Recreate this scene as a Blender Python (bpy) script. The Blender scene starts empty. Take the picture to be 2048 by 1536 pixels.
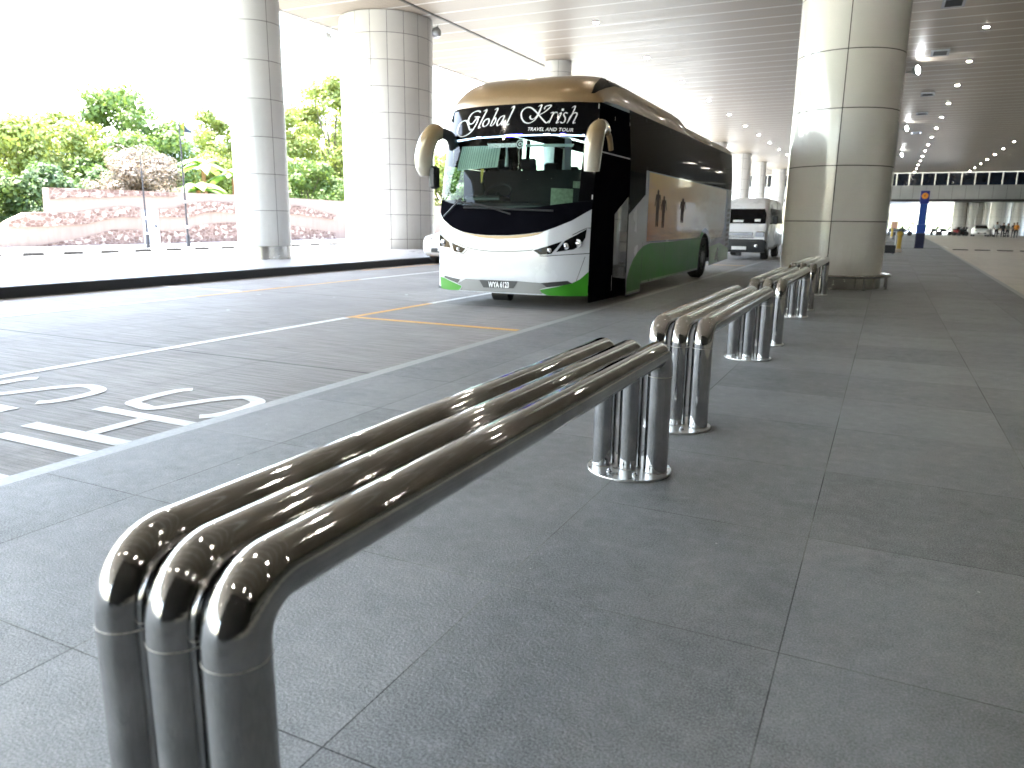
import bpy, math, random
from math import sin, cos, pi, radians as R_
from mathutils import Vector, Matrix, Euler
from mathutils.geometry import delaunay_2d_cdt
from mathutils.bvhtree import BVHTree
random.seed(7)
scn = bpy.context.scene
COL = scn.collection

# ------------------------------------------------------------------ camera
CAM_H = 1.3
FPX = 1498.54
_Y = Vector((753., -318., FPX)).normalized()
_D = Vector((-78., 6877., FPX)).normalized()
_Z = -_D
_X = _Y.cross(_Z)
RM = Matrix((_X, _Y, _Z))                       # camera(x right,y down,z fwd) -> world
RMT = RM.transposed()
CP = Vector((0, 0, CAM_H))
def ray(px, py): return RM @ Vector((px-1024, py-768, FPX))
def gp(px, py, z=0.):
    r = ray(px, py); return CP + r*((z-CAM_H)/r.z)
def atY(px, py, y):
    r = ray(px, py); return CP + r*(y/r.y)
def atX(px, py, x):
    r = ray(px, py); return CP + r*(x/r.x)
cd = bpy.data.cameras.new('camera'); cam = bpy.data.objects.new('camera', cd); COL.objects.link(cam)
ax, ay, az = RM @ Vector((1, 0, 0)), RM @ Vector((0, -1, 0)), RM @ Vector((0, 0, -1))
cam.matrix_world = Matrix(((ax.x, ay.x, az.x, 0), (ax.y, ay.y, az.y, 0), (ax.z, ay.z, az.z, CAM_H), (0, 0, 0, 1)))
cd.sensor_width = 36; cd.lens = FPX/2048*36; cd.clip_start = 0.05; cd.clip_end = 2000
cd.dof.use_dof = True; cd.dof.focus_distance = 4.6; cd.dof.aperture_fstop = 3.2
scn.camera = cam

# ------------------------------------------------------------------ materials
MATS = {}
def nt(name):
    m = bpy.data.materials.new(name); m.use_nodes = True; MATS[name] = m
    n = m.node_tree; b = n.nodes['Principled BSDF']
    return m, n, b
def N(n, t, **kw):
    x = n.nodes.new(t)
    for k, v in kw.items():
        if k.startswith('i_'): x.inputs[int(k[2:]) if k[2:].isdigit() else k[2:].replace('_', ' ')].default_value = v
        else: setattr(x, k, v)
    return x
def M(n, op, a, b=None, c=None, clamp=False):
    x = n.nodes.new('ShaderNodeMath'); x.operation = op; x.use_clamp = clamp
    for i, v in enumerate((a, b, c)):
        if v is None: continue
        if isinstance(v, (int, float)): x.inputs[i].default_value = v
        else: n.links.new(v, x.inputs[i])
    return x.outputs[0]
def mixc(n, f, a, b, mode='MIX'):
    x = n.nodes.new('ShaderNodeMix'); x.data_type = 'RGBA'; x.blend_type = mode
    for s, v in ((x.inputs[0], f), (x.inputs[6], a), (x.inputs[7], b)):
        if isinstance(v, (int, float)): s.default_value = v
        elif isinstance(v, tuple): s.default_value = (*v, 1) if len(v) == 3 else v
        else: n.links.new(v, s)
    return x.outputs[2]
def noise(n, vec, scale, detail=4, rough=.55, out='Fac'):
    x = N(n, 'ShaderNodeTexNoise'); x.inputs['Scale'].default_value = scale; x.inputs['Detail'].default_value = detail
    x.inputs['Roughness'].default_value = rough
    if vec is not None: n.links.new(vec, x.inputs['Vector'])
    return x.outputs[out]
def ramp(n, f, p0, p1):
    x = N(n, 'ShaderNodeMapRange'); x.inputs[1].default_value = p0; x.inputs[2].default_value = p1
    n.links.new(f, x.inputs[0]); return x.outputs[0]
def coords(n, obj=True):
    t = N(n, 'ShaderNodeTexCoord'); v = t.outputs['Object']
    s = N(n, 'ShaderNodeSeparateXYZ'); n.links.new(v, s.inputs[0])
    return v, s.outputs[0], s.outputs[1], s.outputs[2]
def mapv(n, v, sc):
    x = N(n, 'ShaderNodeMapping'); x.inputs['Scale'].default_value = sc; n.links.new(v, x.inputs[0]); return x.outputs[0]
def bump(n, b, h, strength, dist=.01, normal=None):
    x = N(n, 'ShaderNodeBump'); x.inputs['Strength'].default_value = strength; x.inputs['Distance'].default_value = dist
    n.links.new(h, x.inputs['Height'])
    if normal is not None: n.links.new(normal, x.inputs['Normal'])
    if b is not None: n.links.new(x.outputs[0], b.inputs['Normal'])
    return x.outputs[0]
def pbr(name, col, rough=.5, metal=0., var=.12, scale=6., bmp=0., coat=0., spec=None, rv=.08):
    """procedural: tone and gloss vary with noise"""
    m, n, b = nt(name); v, x, y, z = coords(n)
    nz = noise(n, v, scale, 5)
    lo = tuple(c*(1-var) for c in col); hi = tuple(min(1, c*(1+var)) for c in col)
    n.links.new(mixc(n, ramp(n, nz, .3, .7), lo, hi), b.inputs['Base Color'])
    n.links.new(ramp_to(n, nz, max(.0, rough-rv), min(1, rough+rv)), b.inputs['Roughness'])
    b.inputs['Metallic'].default_value = metal
    if coat: b.inputs['Coat Weight'].default_value = coat; b.inputs['Coat Roughness'].default_value = .03
    if spec is not None: b.inputs['Specular IOR Level'].default_value = spec
    if bmp: bump(n, b, noise(n, v, scale*8, 6), bmp, .01)
    return m
def ramp_to(n, f, a, b):
    x = N(n, 'ShaderNodeMapRange'); x.inputs[1].default_value = .3; x.inputs[2].default_value = .7
    x.inputs[3].default_value = a; x.inputs[4].default_value = b
    n.links.new(f, x.inputs[0]); return x.outputs[0]
def line_mask(n, coord, period, phase, width):
    """1 on thin lines every period"""
    a = M(n, 'ADD', coord, -phase + period*1000 + period/2)
    a = M(n, 'MODULO', a, period)
    a = M(n, 'ABSOLUTE', M(n, 'SUBTRACT', a, period/2))
    return M(n, 'LESS_THAN', a, width/2)
def emis(name, col, strength):
    m, n, b = nt(name)
    b.inputs['Base Color'].default_value = (*col, 1); b.inputs['Emission Color'].default_value = (*col, 1)
    b.inputs['Emission Strength'].default_value = strength
    m.cycles.emission_sampling = 'NONE'
    return m

white_paint = pbr('white_paint', (.58, .60, .645), .25, var=.03, scale=1.2, coat=.8, rv=.04)
gold_paint = pbr('gold_paint', (.27, .18, .09), .35, .3, var=.1, scale=1.5, coat=.4, rv=.05)
green_paint = pbr('green_paint', (.035, .23, .012), .35, var=.1, scale=2, coat=.15, spec=.3, rv=.05)
black_gloss = pbr('black_gloss', (.004, .004, .005), .06, var=.2, scale=2, spec=.14, rv=.02)
black_plastic = pbr('black_plastic', (.018, .019, .021), .45, var=.2, scale=20, bmp=.05)
grey_paint = pbr('grey_paint', (.16, .165, .17), .35, .3, var=.06, scale=3)
rubber = pbr('rubber', (.014, .014, .014), .8, var=.3, scale=30, bmp=.2)
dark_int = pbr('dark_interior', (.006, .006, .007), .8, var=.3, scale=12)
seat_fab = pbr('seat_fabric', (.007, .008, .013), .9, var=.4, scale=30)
steel = pbr('wheel_steel', (.55, .55, .56), .3, .9, var=.15, scale=20)
chrome = pbr('chrome_lamp', (.8, .8, .82), .08, 1., var=.05, scale=10, rv=.03)
letter_white = pbr('letter_white', (.85, .86, .88), .5, var=.03, scale=6)
plate_white = pbr('plate_white', (.8, .8, .78), .5, var=.04, scale=10)
blind_mat = pbr('blind', (.78, .85, .78), .8, var=.08, scale=8)
paper_mat = pbr('paper', (.5, .55, .42), .6, var=.25, scale=22)
yellow_p = pbr('yellow_paint', (.75, .5, .08), .5, var=.12, scale=9)
blue_p = pbr('blue_paint', (.01, .06, .32), .35, var=.08, scale=4)
navy_p = pbr('navy_paint', (.006, .009, .03), .35, var=.2, scale=4)
orange_p = pbr('orange_paint', (.8, .3, .03), .5, var=.1, scale=9)
red_p = pbr('red_paint', (.35, .02, .02), .4, var=.15, scale=9)
black_pole = pbr('black_pole', (.03, .03, .035), .5, var=.2, scale=9)
galv = pbr('galvanised', (.5, .51, .52), .4, .7, var=.12, scale=12)
skin_m = pbr('skin', (.28, .16, .1), .6, var=.1, scale=9)
shirt_w = pbr('shirt_pale', (.6, .66, .68), .8, var=.1, scale=9)
shirt_d = pbr('shirt_dark', (.02, .025, .03), .8, var=.1, scale=9)
trous = pbr('trousers', (.015, .018, .03), .8, var=.1, scale=9)
hair_m = pbr('hair', (.01, .008, .006), .6, var=.1, scale=9)

band_glass = pbr('band_glass', (.004, .004, .005), .05, var=.2, scale=2, spec=.06, rv=.02)
black_door = pbr('black_door', (.004, .004, .006), .16, var=.2, scale=2, spec=.0, rv=.03)
def make_chrome():
    m, n, b = nt('polished_steel'); v, x, y, z = coords(n)
    nz = noise(n, v, 9, 5); f1 = noise(n, mapv(n, v, (34, 1.2, 34)), 4, 4); f2 = noise(n, mapv(n, v, (34, 34, 1.2)), 4, 4); up_ = M(n, 'GREATER_THAN', z, .56); fine = M(n, 'ADD', M(n, 'MULTIPLY', f1, up_), M(n, 'MULTIPLY', f2, M(n, 'SUBTRACT', 1, up_)))
    n.links.new(mixc(n, ramp(n, nz, .35, .7), (.50, .50, .50), (.38, .38, .38)), b.inputs['Base Color'])
    b.inputs['Metallic'].default_value = 1
    n.links.new(ramp_to(n, nz, .035, .085), b.inputs['Roughness'])
    bump(n, b, M(n, 'ADD', fine, M(n, 'MULTIPLY', noise(n, v, 9, 2), .5)), .07, .004)
    return m
steel_pol = make_chrome()
seam_m = pbr('weld_seam', (.42, .4, .37), .35, 1., var=.25, scale=120, bmp=.3)

def glass(name, tint, ior=1.5, rough=0.):
    m = bpy.data.materials.new(name); m.use_nodes = True; n = m.node_tree; n.nodes.clear()
    o = N(n, 'ShaderNodeOutputMaterial'); mx = N(n, 'ShaderNodeMixShader'); tr = N(n, 'ShaderNodeBsdfTransparent')
    gl = N(n, 'ShaderNodeBsdfGlossy'); fr = N(n, 'ShaderNodeFresnel'); fr.inputs[0].default_value = ior
    v, x, y, z = coords(n)
    nz = noise(n, v, 3, 3)
    n.links.new(mixc(n, ramp(n, nz, .3, .7), tuple(c*.93 for c in tint), tint), tr.inputs[0])
    gl.inputs['Roughness'].default_value = rough
    n.links.new(M(n, 'MULTIPLY', fr.outputs[0], 1., clamp=True), mx.inputs[0])
    n.links.new(tr.outputs[0], mx.inputs[1]); n.links.new(gl.outputs[0], mx.inputs[2])
    n.links.new(mx.outputs[0], o.inputs[0]); return m
windscreen = glass('windscreen_glass', (.58, .72, .68), 1.28)
side_glass = glass('side_glass', (.5, .62, .6))
tint_glass = glass('tinted_glass', (.02, .022, .025), 1.75)

def floor_mat():
    m, n, b = nt('slate_paving'); v, x, y, z = coords(n)
    lx = line_mask(n, x, .975, -.168, .0045); ly = line_mask(n, y, .975, 2.25, .004)
    line = M(n, 'MAXIMUM', lx, ly)
    cx = M(n, 'FLOOR', M(n, 'DIVIDE', M(n, 'ADD', x, .168+97.5), .975)); cy = M(n, 'FLOOR', M(n, 'DIVIDE', M(n, 'ADD', y, -2.25+97.5), .975))
    cv = N(n, 'ShaderNodeCombineXYZ'); n.links.new(cx, cv.inputs[0]); n.links.new(cy, cv.inputs[1])
    wn = N(n, 'ShaderNodeTexWhiteNoise'); n.links.new(cv.outputs[0], wn.inputs['Vector'])
    tile = wn.outputs['Value']
    big = noise(n, v, .9, 6, .6); grain = noise(n, v, 150, 3, .7); mid = noise(n, v, 14, 6, .65)
    t = M(n, 'ADD', M(n, 'MULTIPLY', tile, .55), M(n, 'MULTIPLY', big, .8))
    base = mixc(n, ramp(n, t, .3, 1.05), (.026, .032, .036), (.070, .080, .087))
    blot = noise(n, v, 2.6, 9, .72)
    base = mixc(n, M(n, 'MULTIPLY', ramp(n, blot, .52, .68), .6), base, (.022, .027, .031))
    base = mixc(n, M(n, 'MULTIPLY', ramp(n, mid, .55, .78), .5), base, (.12, .13, .135))
    base = mixc(n, M(n, 'MULTIPLY', ramp(n, grain, .42, .72), .6), base, (.17, .18, .19))
    vo = N(n, 'ShaderNodeTexVoronoi'); vo.inputs['Scale'].default_value = 3.1; n.links.new(v, vo.inputs['Vector'])
    vo2 = N(n, 'ShaderNodeTexVoronoi'); vo2.inputs['Scale'].default_value = 1.7; n.links.new(v, vo2.inputs['Vector'])
    base = mixc(n, M(n, 'MULTIPLY', M(n, 'LESS_THAN', vo.outputs['Distance'], .016), .8), base, (.5, .5, .48))
    base = mixc(n, M(n, 'MULTIPLY', M(n, 'LESS_THAN', vo2.outputs['Distance'], .012), .9), base, (.01, .01, .01))
    sc = noise(n, mapv(n, v, (1.2, 5, 1)), 2.2, 8, .75)
    base = mixc(n, M(n, 'MULTIPLY', ramp(n, sc, .60, .72), .4), base, (.2, .21, .21))
    jn = ramp(n, noise(n, v, 1.1, 3), .45, .62)
    base = mixc(n, M(n, 'MULTIPLY', line, .9), base, mixc(n, jn, (.012, .013, .014), (.2, .2, .19)))
    n.links.new(base, b.inputs['Base Color'])
    r = M(n, 'ADD', ramp_to(n, big, .52, .64), M(n, 'MULTIPLY', tile, .06)); r = M(n, 'ADD', r, M(n, 'MULTIPLY', line, .4))
    n.links.new(r, b.inputs['Roughness']); gl_ = M(n, 'ADD', M(n, 'MULTIPLY', ramp(n, grain, .38, .68), 1.25), M(n, 'MULTIPLY', ramp(n, blot, .7, .38), .42)); gl_ = M(n, 'ADD', gl_, M(n, 'MULTIPLY', tile, .5)); gl_ = M(n, 'ADD', gl_, M(n, 'MULTIPLY', ramp(n, mid, .3, .7), .5))
    n.links.new(M(n, 'SUBTRACT', M(n, 'ADD', gl_, 1.25), M(n, 'MULTIPLY', line, .8)), b.inputs['IOR'])
    h = M(n, 'ADD', M(n, 'MULTIPLY', noise(n, v, 85, 6, .7), .8), M(n, 'MULTIPLY', grain, .35)); h = M(n, 'SUBTRACT', h, M(n, 'MULTIPLY', line, 1.5))
    bump(n, b, h, .8, .006)
    return m
slate = floor_mat()

def concrete_mat(name, c0, c1, rough=.55, slabs=True, streak=True):
    m, n, b = nt(name); v, x, y, z = coords(n)
    st = noise(n, mapv(n, v, (.7, 16, 1)), 2.0, 8, .7) if streak else noise(n, v, 8, 6)
    big = noise(n, v, .45, 6, .62); gr = noise(n, v, 90, 3, .6)
    base = mixc(n, ramp(n, big, .3, .7), c0, c1)
    base = mixc(n, M(n, 'MULTIPLY', ramp(n, st, .42, .66), .75), base, tuple(c*.5 for c in c0))
    base = mixc(n, M(n, 'MULTIPLY', ramp(n, gr, .5, .8), .35), base, tuple(min(1, c*1.5) for c in c1))
    tr = noise(n, mapv(n, v, (5, .18, 1)), 1.3, 5, .6)       # tyre tracks along the lane
    base = mixc(n, M(n, 'MULTIPLY', ramp(n, tr, .55, .75), .35), base, tuple(c*.45 for c in c0))
    oil = noise(n, v, 1.9, 7, .7)
    base = mixc(n, M(n, 'MULTIPLY', ramp(n, oil, .6, .72), .45), base, tuple(c*.35 for c in c0))
    vs_ = N(n, 'ShaderNodeTexVoronoi'); vs_.inputs['Scale'].default_value = 1.1; n.links.new(v, vs_.inputs['Vector'])
    base = mixc(n, M(n, 'LESS_THAN', M(n, 'ADD', vs_.outputs['Distance'], M(n, 'MULTIPLY', noise(n, v, 14, 3), .08)), .075), base, (.6, .6, .6))
    if slabs:
        l = line_mask(n, y, 5.2, 5.2, .03)
        base = mixc(n, l, base, tuple(c*.3 for c in c0))
    n.links.new(base, b.inputs['Base Color'])
    n.links.new(ramp_to(n, st, rough-.1, rough+.12), b.inputs['Roughness'])
    b.inputs['IOR'].default_value = 1.5
    bump(n, b, M(n, 'ADD', M(n, 'MULTIPLY', st, .7), gr), .35, .006)
    return m
lane_m = concrete_mat('lane_concrete', (.21, .2, .19), (.33, .315, .30), .68)
road_r_m = concrete_mat('road_concrete', (.50, .455, .39), (.64, .585, .50), .5)
outer_m = concrete_mat('outer_asphalt', (.2, .2, .2), (.3, .3, .3), .7, False)
strip_m = pbr('kerb_granite', (.3, .3, .3), .5, var=.2, scale=30, bmp=.1)
kerb_m = pbr('black_granite', (.012, .012, .013), .55, var=.25, scale=25)
mark_w = None
def paint_mat(name, c, worn, keep=.85):
    m, n, b = nt(name); v, x, y, z = coords(n)
    w = noise(n, mapv(n, v, (1, 5, 1)), 5, 8, .75); w2 = noise(n, v, .6, 4)
    k = M(n, 'ADD', w, M(n, 'MULTIPLY', w2, .5))
    n.links.new(mixc(n, M(n, 'MULTIPLY', ramp(n, k, .75, .98), keep), c, worn), b.inputs['Base Color'])
    b.inputs['Roughness'].default_value = .6
    bump(n, b, noise(n, v, 60, 4), .2, .003)
    return m
mark_w = paint_mat('lane_paint_white', (.78, .78, .76), (.42, .41, .39), .65)
mark_o = paint_mat('lane_paint_orange', (.72, .36, .07), (.5, .42, .3), .8)

def plaza_mat():
    m, n, b = nt('plaza_tile'); v, x, y, z = coords(n)
    l = M(n, 'MAXIMUM', line_mask(n, x, .6, 0, .008), line_mask(n, y, .6, 0, .008))
    nz = noise(n, v, 1.1, 5); gr = noise(n, v, 120, 3)
    base = mixc(n, ramp(n, nz, .3, .7), (.26, .27, .28), (.36, .37, .38)); base = mixc(n, M(n, 'MULTIPLY', gr, .2), base, (.5, .5, .5))
    base = mixc(n, M(n, 'MULTIPLY', l, .6), base, (.12, .12, .12))
    n.links.new(base, b.inputs['Base Color']); n.links.new(ramp_to(n, nz, .25, .4), b.inputs['Roughness'])
    return m
plaza_m = plaza_mat()
def striped_kerb():
    m, n, b = nt('striped_kerb'); v, x, y, z = coords(n)
    s = M(n, 'GREATER_THAN', M(n, 'MODULO', M(n, 'ADD', y, 600), 1.2), .6)
    nz = noise(n, v, 6, 5)
    n.links.new(mixc(n, s, mixc(n, nz, (.03, .03, .03), (.07, .07, .07)), mixc(n, nz, (.5, .5, .5), (.75, .75, .75))), b.inputs['Base Color'])
    b.inputs['Roughness'].default_value = .7
    return m
kerbs_m = striped_kerb()

def cladding(name, col, nseg, ph, dz, z0, rough, linew=.012, ang0=0., mott=.06, coat=.0):
    """round pillar cladding: vertical joints every segment, level joints every dz (object coords, axis at origin)"""
    m, n, b = nt(name); v, x, y, z = coords(n)
    ang = M(n, 'ARCTAN2', y, x); seg = 2*pi/nseg
    la = line_mask(n, ang, seg, ang0, linew/ph); lz = line_mask(n, z, dz, z0, linew)
    line = M(n, 'MAXIMUM', la, lz)
    ca = M(n, 'FLOOR', M(n, 'DIVIDE', M(n, 'ADD', ang, -ang0+seg*100), seg)); cz = M(n, 'FLOOR', M(n, 'DIVIDE', M(n, 'ADD', z, -z0+dz*10), dz))
    cv = N(n, 'ShaderNodeCombineXYZ'); n.links.new(ca, cv.inputs[0]); n.links.new(cz, cv.inputs[1])
    wn = N(n, 'ShaderNodeTexWhiteNoise'); n.links.new(cv.outputs[0], wn.inputs['Vector'])
    nz = noise(n, v, 1.3, 6, .6); gr = noise(n, v, 60, 4)
    t = M(n, 'ADD', M(n, 'MULTIPLY', wn.outputs['Value'], .5), M(n, 'MULTIPLY', nz, .6))
    base = mixc(n, ramp(n, t, .2, .9), tuple(c*(1-mott) for c in col), tuple(min(1, c*(1+mott)) for c in col))
    dirt = M(n, 'MULTIPLY', ramp(n, M(n, 'ADD', M(n, 'MULTIPLY', z, .5), M(n, 'MULTIPLY', noise(n, mapv(n, v, (6, 6, 1)), 1.4, 7, .7), .9)), .9, .35), .35)
    base = mixc(n, dirt, base, tuple(c*f for c, f in zip(col, (.55, .5, .42))))
    base = mixc(n, M(n, 'MULTIPLY', ramp(n, gr, .5, .8), .12), base, tuple(c*.6 for c in col))
    base = mixc(n, line, base, (.03, .03, .03))
    n.links.new(base, b.inputs['Base Color'])
    n.links.new(M(n, 'ADD', ramp_to(n, nz, rough-.04, rough+.06), M(n, 'MULTIPLY', line, .4)), b.inputs['Roughness'])
    b.inputs['Coat Weight'].default_value = coat; b.inputs['Coat Roughness'].default_value = .08
    bump(n, b, M(n, 'ADD', M(n, 'MULTIPLY', line, -1), M(n, 'MULTIPLY', noise(n, mapv(n, v, (1, 1, .3)), .8, 3), .25)), .4, .012)
    return m
clad_L = cladding('pale_panel_cladding', (.64, .645, .64), 4, .73, .975, .36, .32, ang0=-.28, coat=.3)
clad_2 = cladding('stone_tile_cladding', (.58, .56, .53), 18, 1.8, .935, 0.38, .35, .016, .1, .09, coat=.2)
clad_R = cladding('cream_panel_cladding', (.74, .735, .71), 4, 1.02, 1.08, .28, .16, .018, -1.57, .03, coat=.8)
pillar_w = cladding('white_panel_cladding', (.78, .77, .75), 4, .65, 1.1, .4, .35, .012, .4, .03)

def ceiling_mat():
    m, n, b = nt('ceiling_strips'); v, x, y, z = coords(n)
    nearx = M(n, 'LESS_THAN', x, -16.1)
    fine = line_mask(n, y, .15, 0, .022); maj = line_mask(n, y, 1.35, .2, .085)
    dense = line_mask(n, y, .15, 0, .05)
    nz = noise(n, mapv(n, v, (.25, 2.2, 1)), 1., 6, .6); nz2 = noise(n, v, .12, 4)
    base = mixc(n, ramp(n, M(n, 'ADD', M(n, 'MULTIPLY', nz, .6), M(n, 'MULTIPLY', nz2, .5)), .3, .8), (.25, .205, .155), (.33, .28, .22))
    base = mixc(n, M(n, 'MULTIPLY', fine, .45), base, (.12, .105, .085))
    base = mixc(n, M(n, 'MULTIPLY', maj, .85), base, (.7, .68, .64))
    base = mixc(n, M(n, 'MULTIPLY', M(n, 'MULTIPLY', nearx, dense), .7), base, (.1, .095, .09))
    n.links.new(base, b.inputs['Base Color'])
    n.links.new(ramp_to(n, nz, .38, .5), b.inputs['Roughness'])
    bump(n, b, M(n, 'ADD', M(n, 'MULTIPLY', fine, -.6), M(n, 'MULTIPLY', nz, .6)), .35, .02)
    return m
ceil_m = ceiling_mat()

def leaf_mat(name, c0, c1):
    m, n, b = nt(name); v, x, y, z = coords(n)
    t = noise(n, v, .9, 4, .6); t2 = noise(n, v, 7, 2)
    k = M(n, 'ADD', M(n, 'MULTIPLY', t, .7), M(n, 'MULTIPLY', t2, .3))
    n.links.new(mixc(n, ramp(n, k, .35, .65), c0, c1), b.inputs['Base Color'])
    b.inputs['Roughness'].default_value = .6
    # leaves let some light through
    tr = N(n, 'ShaderNodeBsdfTranslucent'); n.links.new(mixc(n, ramp(n, k, .35, .65), tuple(c*1.3 for c in c0), tuple(c*1.5 for c in c1)), tr.inputs[0])
    mx = N(n, 'ShaderNodeMixShader'); mx.inputs[0].default_value = .28
    o = n.nodes['Material Output']; n.links.new(b.outputs[0], mx.inputs[1]); n.links.new(tr.outputs[0], mx.inputs[2]); n.links.new(mx.outputs[0], o.inputs[0])
    return m
leaf_g = leaf_mat('leaf_green', (.075, .125, .022), (.15, .215, .04))
leaf_d = leaf_mat('leaf_dark', (.05, .09, .03), (.10, .16, .045))
leaf_y = leaf_mat('leaf_yellow_green', (.14, .18, .03), (.26, .29, .06))
leaf_p = leaf_mat('leaf_dusty_pink', (.15, .125, .085), (.26, .2, .15))
leaf_b = leaf_mat('leaf_frond', (.09, .18, .025), (.2, .32, .06))
bark = pbr('bark', (.13, .1, .075), .9, var=.3, scale=14, bmp=.4)
bark_w = pbr('pale_bark', (.4, .37, .33), .9, var=.2, scale=14, bmp=.3)

def wall_mat(name, c, var, sc, bmp):
    m, n, b = nt(name); v, x, y, z = coords(n)
    st = noise(n, mapv(n, v, (1, 3, .35)), 1.6, 7, .7)
    n.links.new(mixc(n, ramp(n, st, .3, .75), c, tuple(k*(1-var) for k in c)), b.inputs['Base Color'])
    b.inputs['Roughness'].default_value = .85
    bump(n, b, noise(n, v, sc, 5), bmp, .02)
    return m
plaster_m = wall_mat('plaster', (.38, .285, .23), .25, 20, .2)
def rubble():
    m, n, b = nt('rubble_stone'); v, x, y, z = coords(n)
    vo = N(n, 'ShaderNodeTexVoronoi'); vo.inputs['Scale'].default_value = 5.2; n.links.new(mapv(n, v, (1, 1, 1.5)), vo.inputs['Vector'])
    ve = N(n, 'ShaderNodeTexVoronoi', feature='DISTANCE_TO_EDGE'); ve.inputs['Scale'].default_value = 5.2; n.links.new(mapv(n, v, (1, 1, 1.5)), ve.inputs['Vector'])
    sp = N(n, 'ShaderNodeSeparateColor'); n.links.new(vo.outputs['Color'], sp.inputs[0])
    base = mixc(n, sp.outputs[0], (.15, .09, .07), (.27, .18, .14)); base = mixc(n, M(n, 'MULTIPLY', M(n, 'GREATER_THAN', sp.outputs[1], .82), .8), base, (.6, .5, .4))
    e = M(n, 'LESS_THAN', ve.outputs['Distance'], .05)
    base = mixc(n, M(n, 'MULTIPLY', e, .6), base, (.45, .36, .3))
    n.links.new(base, b.inputs['Base Color']); b.inputs['Roughness'].default_value = .9
    bump(n, b, ve.outputs['Distance'], .6, .06)
    return m
rubble_m = rubble()
facade_m = wall_mat('facade_render', (.6, .6, .6), .12, 10, .1)
win_dark = pbr('window_dark', (.01, .014, .024), .12, var=.3, scale=1.5)
panel_grey = pbr('panel_grey', (.42, .44, .46), .4, var=.05, scale=.6)
mullion = pbr('mullion', (.5, .52, .54), .4, .5, var=.05, scale=3)
dark_wall = pbr('dark_cladding', (.035, .034, .033), .4, var=.3, scale=.7)
grass_m = concrete_mat('grass_ground', (.06, .1, .025), (.12, .17, .05), .9, False)
lamp_e = emis('lamp_glow', (1., .93, .82), 26)
led_e = emis('led_strip', (.55, .7, 1.), .55)
led_b = emis('led_strip_blue', (.08, .07, 1.), 1.3)
flood_e = emis('flood_glow', (.95, .98, 1.), 7)

# ------------------------------------------------------------------ mesh builder
ORG = {}
class MB:
    def __init__(s): s.v = []; s.f = []; s.m = []
    def add(s, vs, fs, mi=0):
        o = len(s.v); s.v += [tuple(v) for v in vs]
        for f in fs: s.f.append(tuple(o+i for i in f)); s.m.append(mi)
        return s
    def box(s, a, b, mi=0, bev=0.):
        x0, y0, z0 = a; x1, y1, z1 = b
        if bev:
            e = bev; vs = []; fs = []
            for (zz, k) in ((z0, e), (z0+e, 0), (z1-e, 0), (z1, e)):
                vs += [(x0+k+e, y0+k, zz), (x1-k-e, y0+k, zz), (x1-k, y0+k+e, zz), (x1-k, y1-k-e, zz), (x1-k-e, y1-k, zz), (x0+k+e, y1-k, zz), (x0+k, y1-k-e, zz), (x0+k, y0+k+e, zz)]
            for l in range(3):
                for i in range(8): j = (i+1) % 8; fs.append((l*8+i, l*8+j, l*8+8+j, l*8+8+i))
            fs.append(tuple(range(7, -1, -1))); fs.append(tuple(range(24, 32)))
            return s.add(vs, fs, mi)
        vs = [(x0, y0, z0), (x1, y0, z0), (x1, y1, z0), (x0, y1, z0), (x0, y0, z1), (x1, y0, z1), (x1, y1, z1), (x0, y1, z1)]
        return s.add(vs, [(3, 2, 1, 0), (4, 5, 6, 7), (0, 1, 5, 4), (1, 2, 6, 5), (2, 3, 7, 6), (3, 0, 4, 7)], mi)
    def lathe(s, c, prof, n=32, mi=0, axis='z'):
        """prof: list of (r, h)"""
        vs = []; fs = []
        for r, h in prof:
            for i in range(n):
                a = 2*pi*i/n; p = (r*cos(a), r*sin(a), h)
                if axis == 'x': p = (h, r*cos(a), r*sin(a))
                if axis == 'y': p = (r*sin(a), h, r*cos(a))
                vs.append((c[0]+p[0], c[1]+p[1], c[2]+p[2]))
        for k in range(len(prof)-1):
            for i in range(n): j = (i+1) % n; fs.append((k*n+i, k*n+j, k*n+n+j, k*n+n+i))
        if prof[0][0] > 1e-6: fs.append(tuple(range(n-1, -1, -1)))
        if prof[-1][0] > 1e-6: fs.append(tuple((len(prof)-1)*n+i for i in range(n)))
        return s.add(vs, fs, mi)
    def tube(s, path, rad, n=12, mi=0, sq=1., cap=True):
        """path of points, radius number or list; sq squashes one axis"""
        P = [Vector(p) for p in path]; L = len(P); vs = []; fs = []
        t0 = (P[1]-P[0]).normalized(); up = Vector((0, 0, 1)) if abs(t0.z) < .9 else Vector((1, 0, 0))
        nrm = (up - t0*up.dot(t0)).normalized()
        for i in range(L):
            t = (P[min(i+1, L-1)]-P[max(i-1, 0)]).normalized()
            nrm = (nrm - t*nrm.dot(t)).normalized(); bi = t.cross(nrm)
            r = rad[i] if isinstance(rad, (list, tuple)) else rad
            for k in range(n):
                a = 2*pi*k/n; vs.append(P[i] + nrm*cos(a)*r + bi*sin(a)*r*sq)
        for i in range(L-1):
            for k in range(n): j = (k+1) % n; fs.append((i*n+k, i*n+j, i*n+n+j, i*n+n+k))
        if cap: fs.append(tuple(range(n-1, -1, -1))); fs.append(tuple((L-1)*n+k for k in range(n)))
        return s.add(vs, fs, mi)
    def rings(s, rg, mi=0, cap=True):
        n = len(rg[0]); vs = [p for r in rg for p in r]; fs = []
        for i in range(len(rg)-1):
            for k in range(n): j = (k+1) % n; fs.append((i*n+k, i*n+j, i*n+n+j, i*n+n+k))
        if cap: fs.append(tuple(range(n-1, -1, -1))); fs.append(tuple((len(rg)-1)*n+k for k in range(n)))
        return s.add(vs, fs, mi)
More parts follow.
